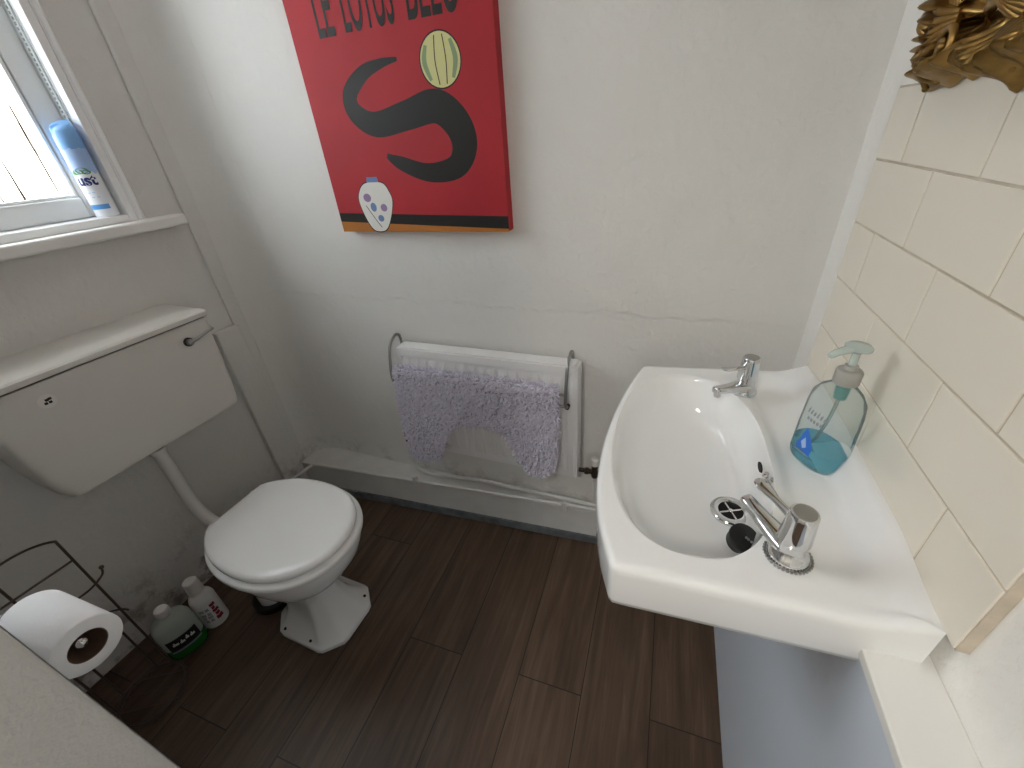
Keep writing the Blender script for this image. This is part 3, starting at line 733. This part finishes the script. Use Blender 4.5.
# fold over the bar and short back flap
fold = [(-.116, .681), (-.1165, .703), (-.112, .715), (-.104, .719), (-.095, .714), (-.092, .70), (-.091, .58)]
for (ya, za), (yb, zb) in zip(fold, fold[1:]):
    b.add([(-.798, ya, za), (-.247, ya, za), (-.247, yb, zb), (-.798, yb, zb)], [(0, 1, 2, 3)])
b.build('backing', M['mat_back'], pm, smooth=60)
b = MB(); rnd = random.Random(3)
def tuft(p, nrm):
    nrm = Vector(nrm).normalized(); dr = (nrm * .75 + Vector((rnd.uniform(-1, 1), rnd.uniform(-.3, .3), rnd.uniform(-1.2, .6))) * .85).normalized()
    L_ = rnd.uniform(.010, .018); r0 = rnd.uniform(.0024, .0036)
    bend = Vector((rnd.uniform(-1, 1), rnd.uniform(-.5, .2), rnd.uniform(-1, .2))) * .004
    a = Vector((0, 0, 1)) if abs(dr.z) < .8 else Vector((1, 0, 0)); u = dr.cross(a).normalized(); w_ = dr.cross(u); p = Vector(p)
    rings = []
    for k_, (tt, rf) in enumerate([(0, .8), (.45, 1.1), (.85, .9), (1, .35)]):
        c_ = p + dr * L_ * tt + bend * tt * tt
        rings.append([tuple(c_ + (u * cos(2 * pi * i / 5) + w_ * sin(2 * pi * i / 5)) * r0 * rf) for i in range(5)])
    b.loft(rings, False, True)
cnt = 0; step = .0072; z = .316
while z < .712:
    x = -.835
    while x < -.235:
        px, pz = x + rnd.uniform(-.003, .003), z + rnd.uniform(-.003, .003)
        if inside(px, pz): tuft((px, mat_y(px, pz) - .002, pz), (0, -1, 0)); cnt += 1
        x += step
    z += step
for (ya, za), ny, nz in [((-.116, .705), -1, .4), ((-.112, .715), -.6, .8), ((-.104, .719), 0, 1), ((-.096, .715), .4, .9)]:
    x = -.798
    while x < -.248:
        tuft((x + rnd.uniform(-.002, .002), ya, za), (0, ny, nz)); x += .0062
for (xa, za), (xb, zb) in zip(OUT, OUT[1:] + OUT[:1]):
    n_ = max(1, int(math.hypot(xb - xa, zb - za) / .006))
    for k_ in range(n_):
        x, z_ = xa + (xb - xa) * k_ / n_, za + (zb - za) * k_ / n_
        nx, nz = (zb - za), -(xb - xa); l_ = math.hypot(nx, nz) or 1
        sgn = 1 if not inside(x + nx / l_ * .004, z_ + nz / l_ * .004) else -1
        tuft((x, mat_y(x, z_), z_), (sgn * nx / l_ * 1.0, -.7, sgn * nz / l_ * 1.0))
o = b.build('pile', M['mat_pile'], pm, smooth=80); o['kind'] = 'stuff'

# ------------------------------------------------------------------ painting (plain abstract stand-in)
pa = back_root('canvas_painting')
tag(pa, 'red canvas painting with black lettering and a black sweep on the back wall', 'painting')
CX0, CX1, CZ0, CZ1, CY = -.930, -.389, 1.133, 1.93, -.032
b = MB()
fr_ = lambda x, z, h: (x, h, z)
b.prism(rounded([(CX0, CZ0), (CX1, CZ0), (CX1, CZ1), (CX0, CZ1)], .004, 3), -.0005, CY, fr_, 0)
lay = [0]
def paint(poly, mi, dz=None):
    lay[0] += 1; h = CY - .00005 * lay[0]
    tri = mg.tessellate_polygon([[Vector((x, z, 0)) for x, z in poly]])
    b.add([(x, h, z) for x, z in poly], [tuple(f) for f in tri], mi)
def stroke(pts, mi, n=8):
    """brush stroke through (x, z, half width) points"""
    sp = spline(pts, n); lft = []; rgt = []
    for i, p in enumerate(sp):
        d = sp[min(i + 1, len(sp) - 1)] - sp[max(i - 1, 0)]; n_ = Vector((-d.y, d.x)).normalized()
        lft.append((p.x + n_.x * p.z, p.y + n_.y * p.z)); rgt.append((p.x - n_.x * p.z, p.y - n_.y * p.z))
    paint(lft + rgt[::-1], mi)
def ell(cx, cz, a, c_, mi, n=40): paint([(cx + a * cos(2 * pi * i / n), cz + c_ * sin(2 * pi * i / n)) for i in range(n)], mi)
paint([(CX0, CZ0), (CX1, CZ0), (CX1, 1.150), (CX0, 1.164)], 2)
paint([(CX0, 1.162), (CX1, 1.140), (CX1, 1.171), (CX0, 1.186)], 1)
stroke([(-.64, 1.520, .004), (-.69, 1.516, .010), (-.745, 1.502, .016), (-.795, 1.465, .021), (-.790, 1.425, .024), (-.735, 1.396, .028), (-.64, 1.408, .031), (-.555, 1.420, .035), (-.505, 1.384, .036), (-.490, 1.335, .034), (-.520, 1.290, .027), (-.60, 1.280, .022), (-.68, 1.305, .017), (-.72, 1.325, .006)], 1)
# pale oval with banding, hung on two lines
ell(-.527, 1.505, .054, .054, 1); ell(-.527, 1.505, .051, .051, 3)
stroke([(-.560, 1.535, .004), (-.568, 1.505, .006), (-.556, 1.470, .004)], 4); stroke([(-.497, 1.540, .004), (-.488, 1.505, .006), (-.498, 1.470, .004)], 4)
stroke([(-.535, 1.55, .0012), (-.540, 1.505, .0012), (-.535, 1.46, .0012)], 1); stroke([(-.515, 1.55, .0012), (-.512, 1.505, .0012), (-.516, 1.46, .0012)], 1)
# pale jar shape on the bottom band
def jar(e): return [tuple(p) for p in spline([(-.812 - e, 1.137 - e), (-.776 + e, 1.137 - e), (-.752 + e, 1.165), (-.733 + e, 1.212), (-.738 + e, 1.240), (-.757 + e, 1.262 + e), (-.812 - e, 1.262 + e), (-.838 - e, 1.240), (-.845 - e, 1.212), (-.832 - e, 1.165)], 5, True)]
paint(jar(.0025), 1); paint(jar(0), 6)
ell(-.815, 1.225, .013, .011, 8); ell(-.800, 1.200, .010, .012, 7); ell(-.765, 1.198, .011, .010, 8); ell(-.782, 1.170, .010, .009, 7); stroke([(-.825, 1.205, .001), (-.800, 1.165, .001), (-.785, 1.145, .001)], 1)
paint([(-.805, 1.264), (-.765, 1.264), (-.768, 1.277), (-.802, 1.277)], 7)
# lettering
lay[0] += 1
for word, xa, xb in (('LE', -.846, -.795), ('LOTUS', -.766, -.626), ('BLEU', -.592, -.466)):
    vs, fs = text2d(word, 1.0, 'LEFT', .012, 1.0)
    x0, x1 = min(v[0] for v in vs), max(v[0] for v in vs); z0, z1 = min(v[1] for v in vs), max(v[1] for v in vs)
    b.add([(xa + (x - x0) / (x1 - x0) * (xb - xa), CY - .00005 * lay[0], 1.581 + (z - z0) / (z1 - z0) * .112) for x, z in vs], fs, 1)
b.build('canvas', [M['red'], M['ink'], M['ochre'], M['paleyellow'], M['sage'], M['brown'], M['offwhite'], M['blue_paint'], M['mauve']], pa, smooth=0)

# ------------------------------------------------------------------ tiles
ts = empty('tile_splashback', (WR + .008, 0, 0))
tag(ts, 'cream glazed tiles in a running bond on the wall above the basin', 'tiles')
TY0, TY1 = .343, .955
b = MB(); b.box((-.0065, TY0, .872), (.0055, TY1, 1.371), 0); b.build('grout', M['grout'], ts, smooth=0)
b = MB()
rows = [(1.271, 1.369, .855 - .0), (1.171, 1.269, .7505), (1.071, 1.169, .855), (.971, 1.069, .7505), (.873, .969, .855)]
for z0, z1, j in rows:
    js = sorted([TY0, TY1] + [j + k_ * .2055 for k_ in range(-4, 4) if TY0 + .012 < j + k_ * .2055 < TY1 - .012])
    for ya, yb in zip(js, js[1:]): b.box((-.008 + random.uniform(-.0004, .0004), ya + .0013, z0 + .0003), (-.002, yb - .0013, z1 - .0003))
b.build('tile_faces', M['tile'], ts, bevel=.0012)

# ------------------------------------------------------------------ gilt mirror
mi_ = empty('gilt_mirror', (WR - .0008, .515, 1.395))      # local x = along -y of room, y = depth toward the room
mi_.rotation_euler = (0, 0, -pi / 2)
tag(mi_, 'ornate carved gilt framed mirror hung above the tiles', 'mirror')
# local: x' -> world -y ; y' -> world +x ; z up.  depth toward the room is -y'
XI0, XI1, ZI0, ZI1 = -.205, .205, .032, .56
XO0, XO1, ZO0, ZO1 = -.325, .325, -.024, .66
b = MB(); NS = 1100; NT = 30; rings = []
per = rounded([(XO0, ZO0), (XO1, ZO0), (XO1, ZO1), (XO0, ZO1)], .05, 10)
seg = [math.hypot(per[(i + 1) % len(per)][0] - per[i][0], per[(i + 1) % len(per)][1] - per[i][1]) for i in range(len(per))]
tot = sum(seg)
def at_len(s):
    s %= tot; i = 0
    while s > seg[i]: s -= seg[i]; i += 1
    a, c_ = per[i], per[(i + 1) % len(per)]; k_ = s / seg[i] if seg[i] else 0
    return a[0] + (c_[0] - a[0]) * k_, a[1] + (c_[1] - a[1]) * k_
CXm, CZm = 0, (ZO0 + ZO1) / 2
for i in range(NS):
    s = tot * i / NS; ox, oz = at_len(s)
    ix, iz = min(max(ox, XI0), XI1), min(max(oz, ZI0), ZI1)
    dx, dz = ox - ix, oz - iz; dl = math.hypot(dx, dz) or 1
    corner = max(0, 1 - min(math.hypot(ox - cx_, oz - cz_) for cx_ in (XO0, XO1) for cz_ in (ZO0, ZO1)) / .13)
    mid = max(0, 1 - min(abs(ox) / .12 if oz < .1 or oz > .55 else 9, abs(oz - .31) / .14 if abs(ox) > .25 else 9))
    lob = (.014 * math.exp(-((abs(ox) - .145) / .03) ** 2) - .012 * math.exp(-((abs(ox) - .195) / .025) ** 2) + .010 * math.exp(-((abs(ox) - .285) / .022) ** 2) - .008 * math.exp(-((abs(ox) - .06) / .03) ** 2)) / .06 if oz < .06 else 0
    sc_ = 1 + lob + .13 * sin(s * 62) * (1 - corner) + .10 * sin(s * 145) + .16 * corner + .34 * mid * (1 if (oz < .1 or oz > .55) else .2)
    ring = []
    for k_ in range(NT + 1):
        tt = k_ / NT                                      # 0 at the glass, 1 at the outer edge
        px, pz = ix + dx * tt * (1 + (sc_ - 1) * tt), iz + dz * tt * (1 + (sc_ - 1) * tt)
        base = .010 + .008 * math.exp(-((tt - .10) / .07) ** 2) + .010 * tt + .026 * math.exp(-((tt - .68) / .22) ** 2)
        fl_ = (.0095 * abs(sin(s * 150 + 9 * tt + 2.4 * sin(s * 27))) + .004 * sin(s * 410 + 16 * tt) - .005) * min(1, max(0, tt - .12) * 2.2) + .006 * sin(s * 62 + tt * 9) * tt + .010 * corner * sin(tt * 14 + s * 40)
        hgt = (base + fl_) * (1 - .72 * sstep(.74, 1, tt))
        if k_ == NT: hgt = .002
        if k_ == 0: hgt = .010
        ring.append((px, -hgt, pz))
    rings.append(ring)
vs = [p for r_ in rings for p in r_]; n_ = NT + 1
fs = [(i * n_ + k_, ((i + 1) % NS) * n_ + k_, ((i + 1) % NS) * n_ + k_ + 1, i * n_ + k_ + 1) for i in range(NS) for k_ in range(NT)]
b.add(vs, fs); b.build('carved_frame', M['gilt'], mi_, smooth=70)
def leaf_scroll(cx, cz, ang, L_, wd, flip=1):
    """a raised acanthus lobe: a fan of tapering ribs that curl over at the tip"""
    b = MB()
    for k_ in range(5):
        da = (k_ - 2) * .20 * flip; pts = []; rad = []
        for j in range(12):
            tt = j / 11; a = ang + da * (0.4 + tt) + .18 * flip * tt * tt
            pts.append((cx + cos(a) * L_ * tt + (-sin(ang)) * (k_ - 2) * wd * .12, -(.026 + .014 * sin(pi * min(1, tt * .95)) - .010 * tt), cz + sin(a) * L_ * tt + cos(ang) * (k_ - 2) * wd * .12))
            rad.append((.0020 + .0042 * sin(pi * (.12 + .80 * tt))))
        b.tube(pts, rad, 8); b.ball(pts[-1], rad[-1] * 1.35, 10)
    return b.build('acanthus_leaf', M['gilt'], mi_, smooth=60)
for sg in (-1, 1):
    up_ = lambda a: radians(a if sg > 0 else 180 - a)
    leaf_scroll(sg * .285, .004, up_(-60), .026, .05, -sg); leaf_scroll(sg * .30, .035, up_(12), .045, .05, sg)
    leaf_scroll(sg * .262, .045, up_(76), .11, .05, sg); leaf_scroll(sg * .250, .030, up_(-8), .07, .04, -sg)
    leaf_scroll(sg * .115, .012, up_(-75), .040, .05, sg); leaf_scroll(sg * .120, .022, up_(20), .085, .04, sg)
    leaf_scroll(sg * .02, .015, up_(-50), .045, .05, sg); leaf_scroll(sg * .205, .008, up_(-100), .026, .04, sg)
    for cx_, cz_, r0_ in ((.235, .006, .020), (.075, .006, .018), (.292, .085, .018)):        # C scrolls
        b = MB(); pts = []
        for j in range(26):
            a = .5 + j * .36; rr_ = r0_ * (1 - j / 30)
            pts.append((sg * (cx_ + rr_ * cos(a)), -.036 - .004 * j / 26, cz_ + rr_ * sin(a)))
        b.tube(pts, [.0045 * (1 - .5 * j / 26) for j in range(26)], 8); b.ball(pts[-1], .005, 10); b.build('scroll', M['gilt'], mi_, smooth=60)
b = MB(); b.box((XI0 - .01, -.012, ZI0 - .01), (XI1 + .01, -.008, ZI1 + .01)); b.build('mirror_glass', M['mirror'], mi_, smooth=0)

# ------------------------------------------------------------------ wash basin
wb_ = empty('wash_basin', (0, 0, 0))
tag(wb_, 'white china wash basin fixed to the tiled wall', 'basin')
BZ = .862; BXW = WR - .0004
poly = [(BXW, .358), (-.022, .352)] + [tuple(p) for p in spline([(-.022, .352), (-.048, .42), (-.064, .50), (-.069, .58), (-.066, .66), (-.056, .75), (-.036, .85), (-.022, .905)], 4)][1:-1] + [(-.020, .908), (BXW, .948)]
rads = [0, .024] + [0] * (len(poly) - 4) + [.022, 0]
poly = rounded(poly, rads, 6)
NB = 240; BC = Vector((.10, .635))
def cast(poly, c, d):
    best = None; m = len(poly)
    for k_ in range(m):
        a = Vector(poly[k_]) - c; e = Vector(poly[(k_ + 1) % m]) - Vector(poly[k_]); den = d.x * e.y - d.y * e.x
        if abs(den) < 1e-12: continue
        tt = (a.x * e.y - a.y * e.x) / den; uu = (a.x * d.y - a.y * d.x) / den
        if tt > 0 and -1e-7 <= uu <= 1 + 1e-7: best = tt if best is None else min(best, tt)
    return best
def resample(poly, n):
    m = len(poly); sg = [(Vector(poly[(i + 1) % m]) - Vector(poly[i])).length for i in range(m)]; T_ = sum(sg); out = []
    for i in range(n):
        s = T_ * i / n; k_ = 0
        while s > sg[k_]: s -= sg[k_]; k_ += 1
        out.append(Vector(poly[k_]).lerp(Vector(poly[(k_ + 1) % m]), s / sg[k_] if sg[k_] else 0))
    return out
OL = resample(poly, NB)
def deck(x, y):
    end_ = 1 - sstep(.16, .29, abs(y - .66))
    up = (.009 + .015 * end_) * sstep(.280, .312, x) + .004 * sstep(.262, .290, x)          # raised lip along the wall
    q_ = (abs((x - .242) / .052) ** 3 + abs((y - .66) / .245) ** 4)
    return up - .014 * (1 - sstep(.50, 1.20, q_))
def inset(p, d):
    v = p - BC; l = v.length; return BC + v * ((l - d) / l)
def bowl(k_, th):                                                         # bowl outline at scale k_ around its own centre
    c_ = Vector((.072, .635)).lerp(Vector((.177, .608)), 1 - k_)
    a = .124 if cos(th) < 0 else .128; pw_ = 2.35
    return c_ + Vector((k_ * a * math.copysign(abs(cos(th)) ** (2 / pw_), cos(th)), k_ * .240 * math.copysign(abs(sin(th)) ** (2 / pw_), sin(th))))
TH = [math.atan2((p - Vector((.078, .635))).y / .26, (p - Vector((.078, .635))).x / .16) for p in OL]
rings = []
rings.append([tuple(BC + (p - BC) * .25) + (.66,) for p in OL])
rings.append([tuple(BC + (p - BC) * .45) + (.69,) for p in OL])
rings.append([tuple(BC + (p - BC) * .72) + (.765,) for p in OL])
wr = lambda p: p.x >= BXW - 1e-4
def outer(d, z): return [((p.x, p.y) if wr(p) else tuple(inset(p, d))) + (z + .008 * max(0, p.x) / .318 * (1 if z < .82 else 0) + (deck(p.x, p.y) if z > .845 else 0),) for p in OL]
rings.append(outer(.010, .775)); rings.append(outer(.003, .779)); rings.append(outer(.001, .789)); rings.append(outer(0, .845)); rings.append(outer(.0006, .853)); rings.append(outer(.003, .859)); rings.append(outer(.008, .8620)); rings.append(outer(.014, .8625))
L4 = [inset(p, .014) if not wr(p) else Vector((p.x, p.y)) for p in OL]
E0 = [bowl(1.0, t_) for t_ in TH]
for k_ in range(1, 16):
    f_ = k_ / 16; rings.append([tuple(a.lerp(e, f_)) + (.8625 + deck(*a.lerp(e, f_)) * (1 - sstep(.75, 1, f_)),) for a, e in zip(L4, E0)])
for k_, z in [(1.0, .8622), (.992, .8605), (.978, .856), (.962, .848), (.94, .835), (.91, .818), (.87, .800), (.81, .782), (.73, .767), (.64, .757), (.54, .750), (.44, .745), (.34, .741), (.25, .738), (.17, .735)]:
    rings.append([tuple(bowl(k_, t_)) + (z,) for t_ in TH])
b = MB(); b.loft(rings); b.build('basin_body', M['ceramic'], wb_, smooth=50)
DC = Vector((.1445, .6295))
DC = Vector((.072, .635)).lerp(Vector((.177, .608)), .86)
b = MB(); b.lathe([(.020, .0005), (.021, .004), (.026, .006), (.032, .0055), (.034, .0035), (.034, -.004), (.020, -.004)], (DC.x, DC.y, .7365), n=40, caps=False); b.build('drain_flange', M['chrome'], wb_)
b = MB(); b.lathe([(.001, 0), (.0205, 0), (.0205, -.003), (.001, -.003)], (DC.x, DC.y, .7375), n=32); b.build('drain_hole', M['dark_hole'], wb_)
b = MB(); b.ball((DC.x, DC.y, .739), .0045)
for a in range(4): b.tube([(DC.x, DC.y, .739), (DC.x + .02 * cos(a * pi / 2 + .4), DC.y + .02 * sin(a * pi / 2 + .4), .739)], .0016, 6)
b.build('drain_cross', M['chrome'], wb_)
b = MB()                                         # overflow slot in the back of the bowl
for k_ in range(1): b.lathe([(.001, 0), (.0045, 0), (.0045, .002), (.001, .002)], (.1925, .628, .836), (-1, 0, .35), 20, sx=1, sy=3.0)
b.build('overflow_slot', M['dark_hole'], wb_)
b = MB(); b.lathe([(.001, 0), (.008, 0), (.008, .004), (.004, .008), (.004, .014), (.006, .017), (.001, .019)], (.1955, .575, .853), (-.6, 0, .8), 20); b.build('chain_stay', M['chrome'], wb_)
b = MB(); b.tube([(.055, .41, .775), (.055, .41, .75), (.085, .41, .742)], .004, 8); b.build('underside_bracket', M['pipe_plastic'], wb_)

# taps ------------------------------------------------------------------
def tap(name, label, x, y, ax, ay):
    t_ = empty(name, (x, y, BZ + deck(x, y) - .0005)); t_.rotation_euler = (0, 0, math.atan2(ay, ax)); t_.scale = (.92, .92, .92)
    tag(t_, label, 'tap', 'pair of chrome basin taps')
    b = MB(); b.lathe([(.001, 0), (.026, 0), (.0265, .003), (.0255, .008), (.0225, .014), (.0195, .018), (.0180, .024), (.0180, .036), (.001, .036)], n=40)
    b.build('tap_base', M['chrome'], t_)
    b = MB(); rings = []                          # spout: a tapering bar from the base toward the bowl
    for xx, z, w_, h_ in [(.004, .016, .0200, .0125), (.020, .018, .0180, .0110), (.040, .0215, .0145, .0090), (.062, .0255, .0118, .0082), (.078, .0285, .0108, .0082), (.085, .0290, .0102, .0078), (.0875, .0285, .0075, .0060)]:
        rings.append([(xx, w_ * math.copysign(abs(cos(2 * pi * i / 24)) ** .75, cos(2 * pi * i / 24)), z + h_ * math.copysign(abs(sin(2 * pi * i / 24)) ** .75, sin(2 * pi * i / 24))) for i in range(24)])
    b.loft(rings); b.lathe([(.001, 0), (.0075, 0), (.0075, -.012), (.005, -.0125), (.001, -.010)], (.078, 0, .025), n=24); b.build('spout', M['chrome'], t_, smooth=50)
    b = MB(); b.lathe([(.001, .0355), (.0195, .0355), (.0205, .037), (.0205, .042), (.0190, .060), (.0176, .080), (.0172, .0850), (.0160, .0872), (.001, .0872)], n=40); th_ = b.build('tap_head', M['chrome'], t_, smooth=30)
    b = MB(); rings = []                          # lever paddle
    for xx, z, w_, h_ in [(.010, .066, .0072, .0062), (.026, .068, .0056, .0048), (.040, .0705, .0058, .0040), (.052, .073, .0092, .0034), (.064, .0755, .0112, .0032), (.072, .077, .0098, .0030), (.0760, .0775, .0050, .0018)]:
        rings.append([(xx, w_ * cos(2 * pi * i / 20), z + h_ * sin(2 * pi * i / 20)) for i in range(20)])
    b.loft(rings); b.build('lever', M['chrome'], th_, smooth=60)
    b = MB(); b.lathe([(.001, .0872), (.0140, .0872), (.0135, .0884), (.001, .0886)], n=32); b.build('index_disc', M['dull_chrome'], th_)
    return t_
tap('basin_tap', 'chrome lever basin tap with the plug ball chain round its foot', .190, .428, -.048, .066)
tap('basin_tap', 'chrome lever basin tap at the far corner nearest the radiator', .183, .830, -.72, -.62)

# plug and chain
pg = empty('basin_plug', (.166, .527, .752))
tag(pg, 'black rubber plug on a ball chain lying in the basin beside the drain', 'plug')
b = MB(); b.lathe([(.001, -.012), (.019, -.012), (.020, -.009), (.0215, .004), (.0235, .007), (.0235, .011), (.021, .0125), (.001, .0125)], (0, 0, .012), (.25, -.35, 1), 36); b.build('rubber_plug', M['black'], pg)
b = MB(); ch = [tuple(p) for p in spline([(.004, -.006, .026), (.014, -.030, .040), (.014, -.048, .072), (.012, -.060, .105), (.005, -.083, .1115)], 8)]
cen = (.024, -.099)
ch += [(cen[0] + .0266 * cos(a), cen[1] + .0266 * sin(a), .1125) for a in [radians(140 + k_ * 9.9) for k_ in range(0, 25)]]
last = None
for p in ch:
    pv = Vector(p)
    if last is None or (pv - last).length > .0044:
        b.ball(p, .0021, 8); last = pv
b.build('ball_chain', M['dull_chrome'], pg)

# soap bottle -------------------------------------------------------------
SZ = BZ + deck(.262, .662) + .0002
sp_ = empty('soap_bottle', (.273, .654, SZ), radians(38)); sp_.rotation_euler = (0, 0, radians(28))
tag(sp_, 'clear pump soap bottle with a little blue soap left on the basin ledge', 'soap bottle')
sect = [(0, .024, .037), (.003, .028, .041), (.012, .030, .043), (.060, .0295, .0425), (.105, .028, .041), (.125, .026, .038), (.138, .021, .029), (.146, .015, .018), (.149, .0135, .0135), (.160, .0135, .0135)]
b = MB(); b.loft(oval_rings(sect), True, False); b.build('bottle_body', M['soap_plastic'], sp_, smooth=60)
b = MB(); b.loft([[(x * .955, y * .955, z + .0015) for x, y, z in r_] for r_ in oval_rings([(0, .024, .037), (.003, .028, .041), (.012, .030, .043), (.034, .030, .043)])]); b.build('liquid_soap', M['soap_liquid'], sp_, smooth=60)
b = MB(); rings = []
for r_, z in [(.0155, .150), (.0165, .152), (.0165, .170), (.0150, .173), (.0085, .174), (.0085, .180), (.006, .181)]:
    rings.append([((r_ + (.0004 if i % 2 and r_ > .016 else 0)) * cos(2 * pi * i / 60), (r_ + (.0004 if i % 2 and r_ > .016 else 0)) * sin(2 * pi * i / 60), z) for i in range(60)])
b.loft(rings); b.build('collar', M['collar'], sp_)
b = MB(); b.lathe([(.001, 0), (.0048, 0), (.0048, .020), (.010, .024), (.0155, .027), (.016, .030), (.013, .033), (.001, .0345)], (0, 0, .180), n=30, sx=1, sy=1.12)
rings = []
for xx, w_, z, h_ in [(-.006, .010, .2085, .004), (-.020, .0085, .2075, .0036), (-.034, .007, .2050, .0034), (-.042, .0055, .2015, .0034)]:
    rings.append([(xx, w_ * cos(2 * pi * i / 14), z + h_ * sin(2 * pi * i / 14)) for i in range(14)])
b.loft(rings); b.build('pump_head', M['pump'], sp_, smooth=50)
b = MB(); b.lathe([(.001, 0), (.0085, 0), (.0095, .01), (.0095, .024), (.001, .024)], (0, 0, .124), n=20); b.build('pump_chamber', mat('teal pump chamber', '5f9c98', .3), sp_)
b = MB(); b.tube(spline([(0, 0, .126), (.001, .004, .08), (.004, .016, .03), (.006, .024, .010)], 5), .0026, 8); b.build('dip_tube', M['tube'], sp_)
b = MB()                                         # print on the front (toward the bowl: local -x)
def decal(poly2, mi, eps=.0006):
    def pt(y, z):
        k_ = 1
        a, w_ = (.0298, .0428) if z < .1 else (.028, .041)
        return (-(a * (max(0, 1 - abs(y / w_) ** 2.4)) ** (1 / 2.4) + eps), y, z)
    n_ = len(poly2); cy = sum(p[0] for p in poly2) / n_; cz = sum(p[1] for p in poly2) / n_
    vs = []; fs = []
    K = 5
    for k_ in range(K + 1):
        for y, z in poly2: vs.append(pt(cy + (y - cy) * k_ / K, cz + (z - cz) * k_ / K))
    for k_ in range(K):
        for i in range(n_): j = (i + 1) % n_; fs.append((k_ * n_ + i, k_ * n_ + j, (k_ + 1) * n_ + j, (k_ + 1) * n_ + i))
    b.add(vs, fs, mi)
decal([(-.012, .024), (-.014, .036), (-.010, .050), (.0, .064), (.004, .070), (.009, .056), (.012, .042), (.016, .034), (.016, .024)], 0)
decal([(-.010, .020), (-.010, .0225), (.016, .0225), (.016, .020)], 2)
decal([(-.004, .036), (.002, .052), (.008, .040), (.002, .030)], 1, .0010)
for k_ in range(6): decal([(-.018 + k_ * .006, .094), (-.018 + k_ * .006, .100 + (k_ % 3) * .003), (-.0155 + k_ * .006, .1005), (-.0145 + k_ * .006, .094)], 2)
for k_ in range(5): decal([(-.016 + k_ * .006, .082), (-.016 + k_ * .006, .088), (-.012 + k_ * .006, .0875), (-.012 + k_ * .006, .0822)], 2)
b.build('label', [M['label_blue'], M['label_pale'], M['label_grey']], sp_)

# ------------------------------------------------------------------ fill lamp added in the hall, unseen behind the camera
hl = empty('hall_fill_light', (-.35, -.95, CEIL)); tag(hl, 'added fill light with a round opal shade, unseen in the hall behind the doorway', 'lamp')
b = MB(); b.lathe([(.001, -.0), (.14, -.0), (.14, -.012), (.001, -.012)]); b.build('fill_lamp_base', M['gloss_white'], hl)
b = MB(); b.lathe([(.125, -.012), (.130, -.03), (.11, -.06), (.06, -.08), (.001, -.085)], caps=False); b.build('fill_lamp_shade', M['lamp'], hl)
li = bpy.data.lights.new('hall_fill', 'AREA'); li.shape = 'DISK'; li.size = .28; li.energy = 12; li.color = (1, .96, .9)
lo = bpy.data.objects.new('hall_fill', li); COL.objects.link(lo); lo.location = (0, 0, -.10); lo.parent = hl

# ------------------------------------------------------------------ daylight
wd = bpy.data.worlds.new('World'); SC.world = wd; wd.use_nodes = True
bg = wd.node_tree.nodes['Background']; bg.inputs[0].default_value = (.74, .87, 1, 1); bg.inputs[1].default_value = 12
pl_ = bpy.data.lights.new('window_portal', 'AREA'); pl_.shape = 'RECTANGLE'; pl_.size = WU1 - WU0; pl_.size_y = WZ1 - WZ0; pl_.cycles.is_portal = True
po = bpy.data.objects.new('window_portal', pl_); COL.objects.link(po)
n_, u_ = -.12, (WU0 + WU1) / 2
po.location = (LX + n_ * cos(AL) - u_ * sin(AL), n_ * sin(AL) + u_ * cos(AL), (WZ0 + WZ1) / 2)
po.rotation_euler = (0, radians(-90), 0)
po.rotation_euler = (Matrix.Rotation(AL, 3, 'Z') @ Matrix(((0, 0, -1), (1, 0, 0), (0, -1, 0)))).to_euler()

# ------------------------------------------------------------------ camera
cam = bpy.data.cameras.new('camera'); cam.sensor_width = 36; cam.lens = 415.5 / 1024 * 36; cam.clip_start = .02
co = bpy.data.objects.new('camera', cam); COL.objects.link(co)
Rw = ((0.94332437, 0.32389799, -0.07231337), (0.10873335, -0.50750934, -0.85475805), (-0.31355412, 0.79845123, -0.51396444))
mw = Matrix(((Rw[0][0], -Rw[1][0], -Rw[2][0], 0), (Rw[0][1], -Rw[1][1], -Rw[2][1], 0), (Rw[0][2], -Rw[1][2], -Rw[2][2], 1.35), (0, 0, 0, 1)))
co.matrix_world = mw
SC.camera = co
SC.view_settings.view_transform = 'Standard'; SC.view_settings.look = 'None'; SC.view_settings.gamma = 1; SC.view_settings.exposure = .5
SC.view_settings.use_curve_mapping = False
SC.cycles.use_denoising = True
SC.cycles.max_bounces = 12; SC.cycles.diffuse_bounces = 8; SC.cycles.transparent_max_bounces = 12
SC.cycles.sample_clamp_indirect = 6
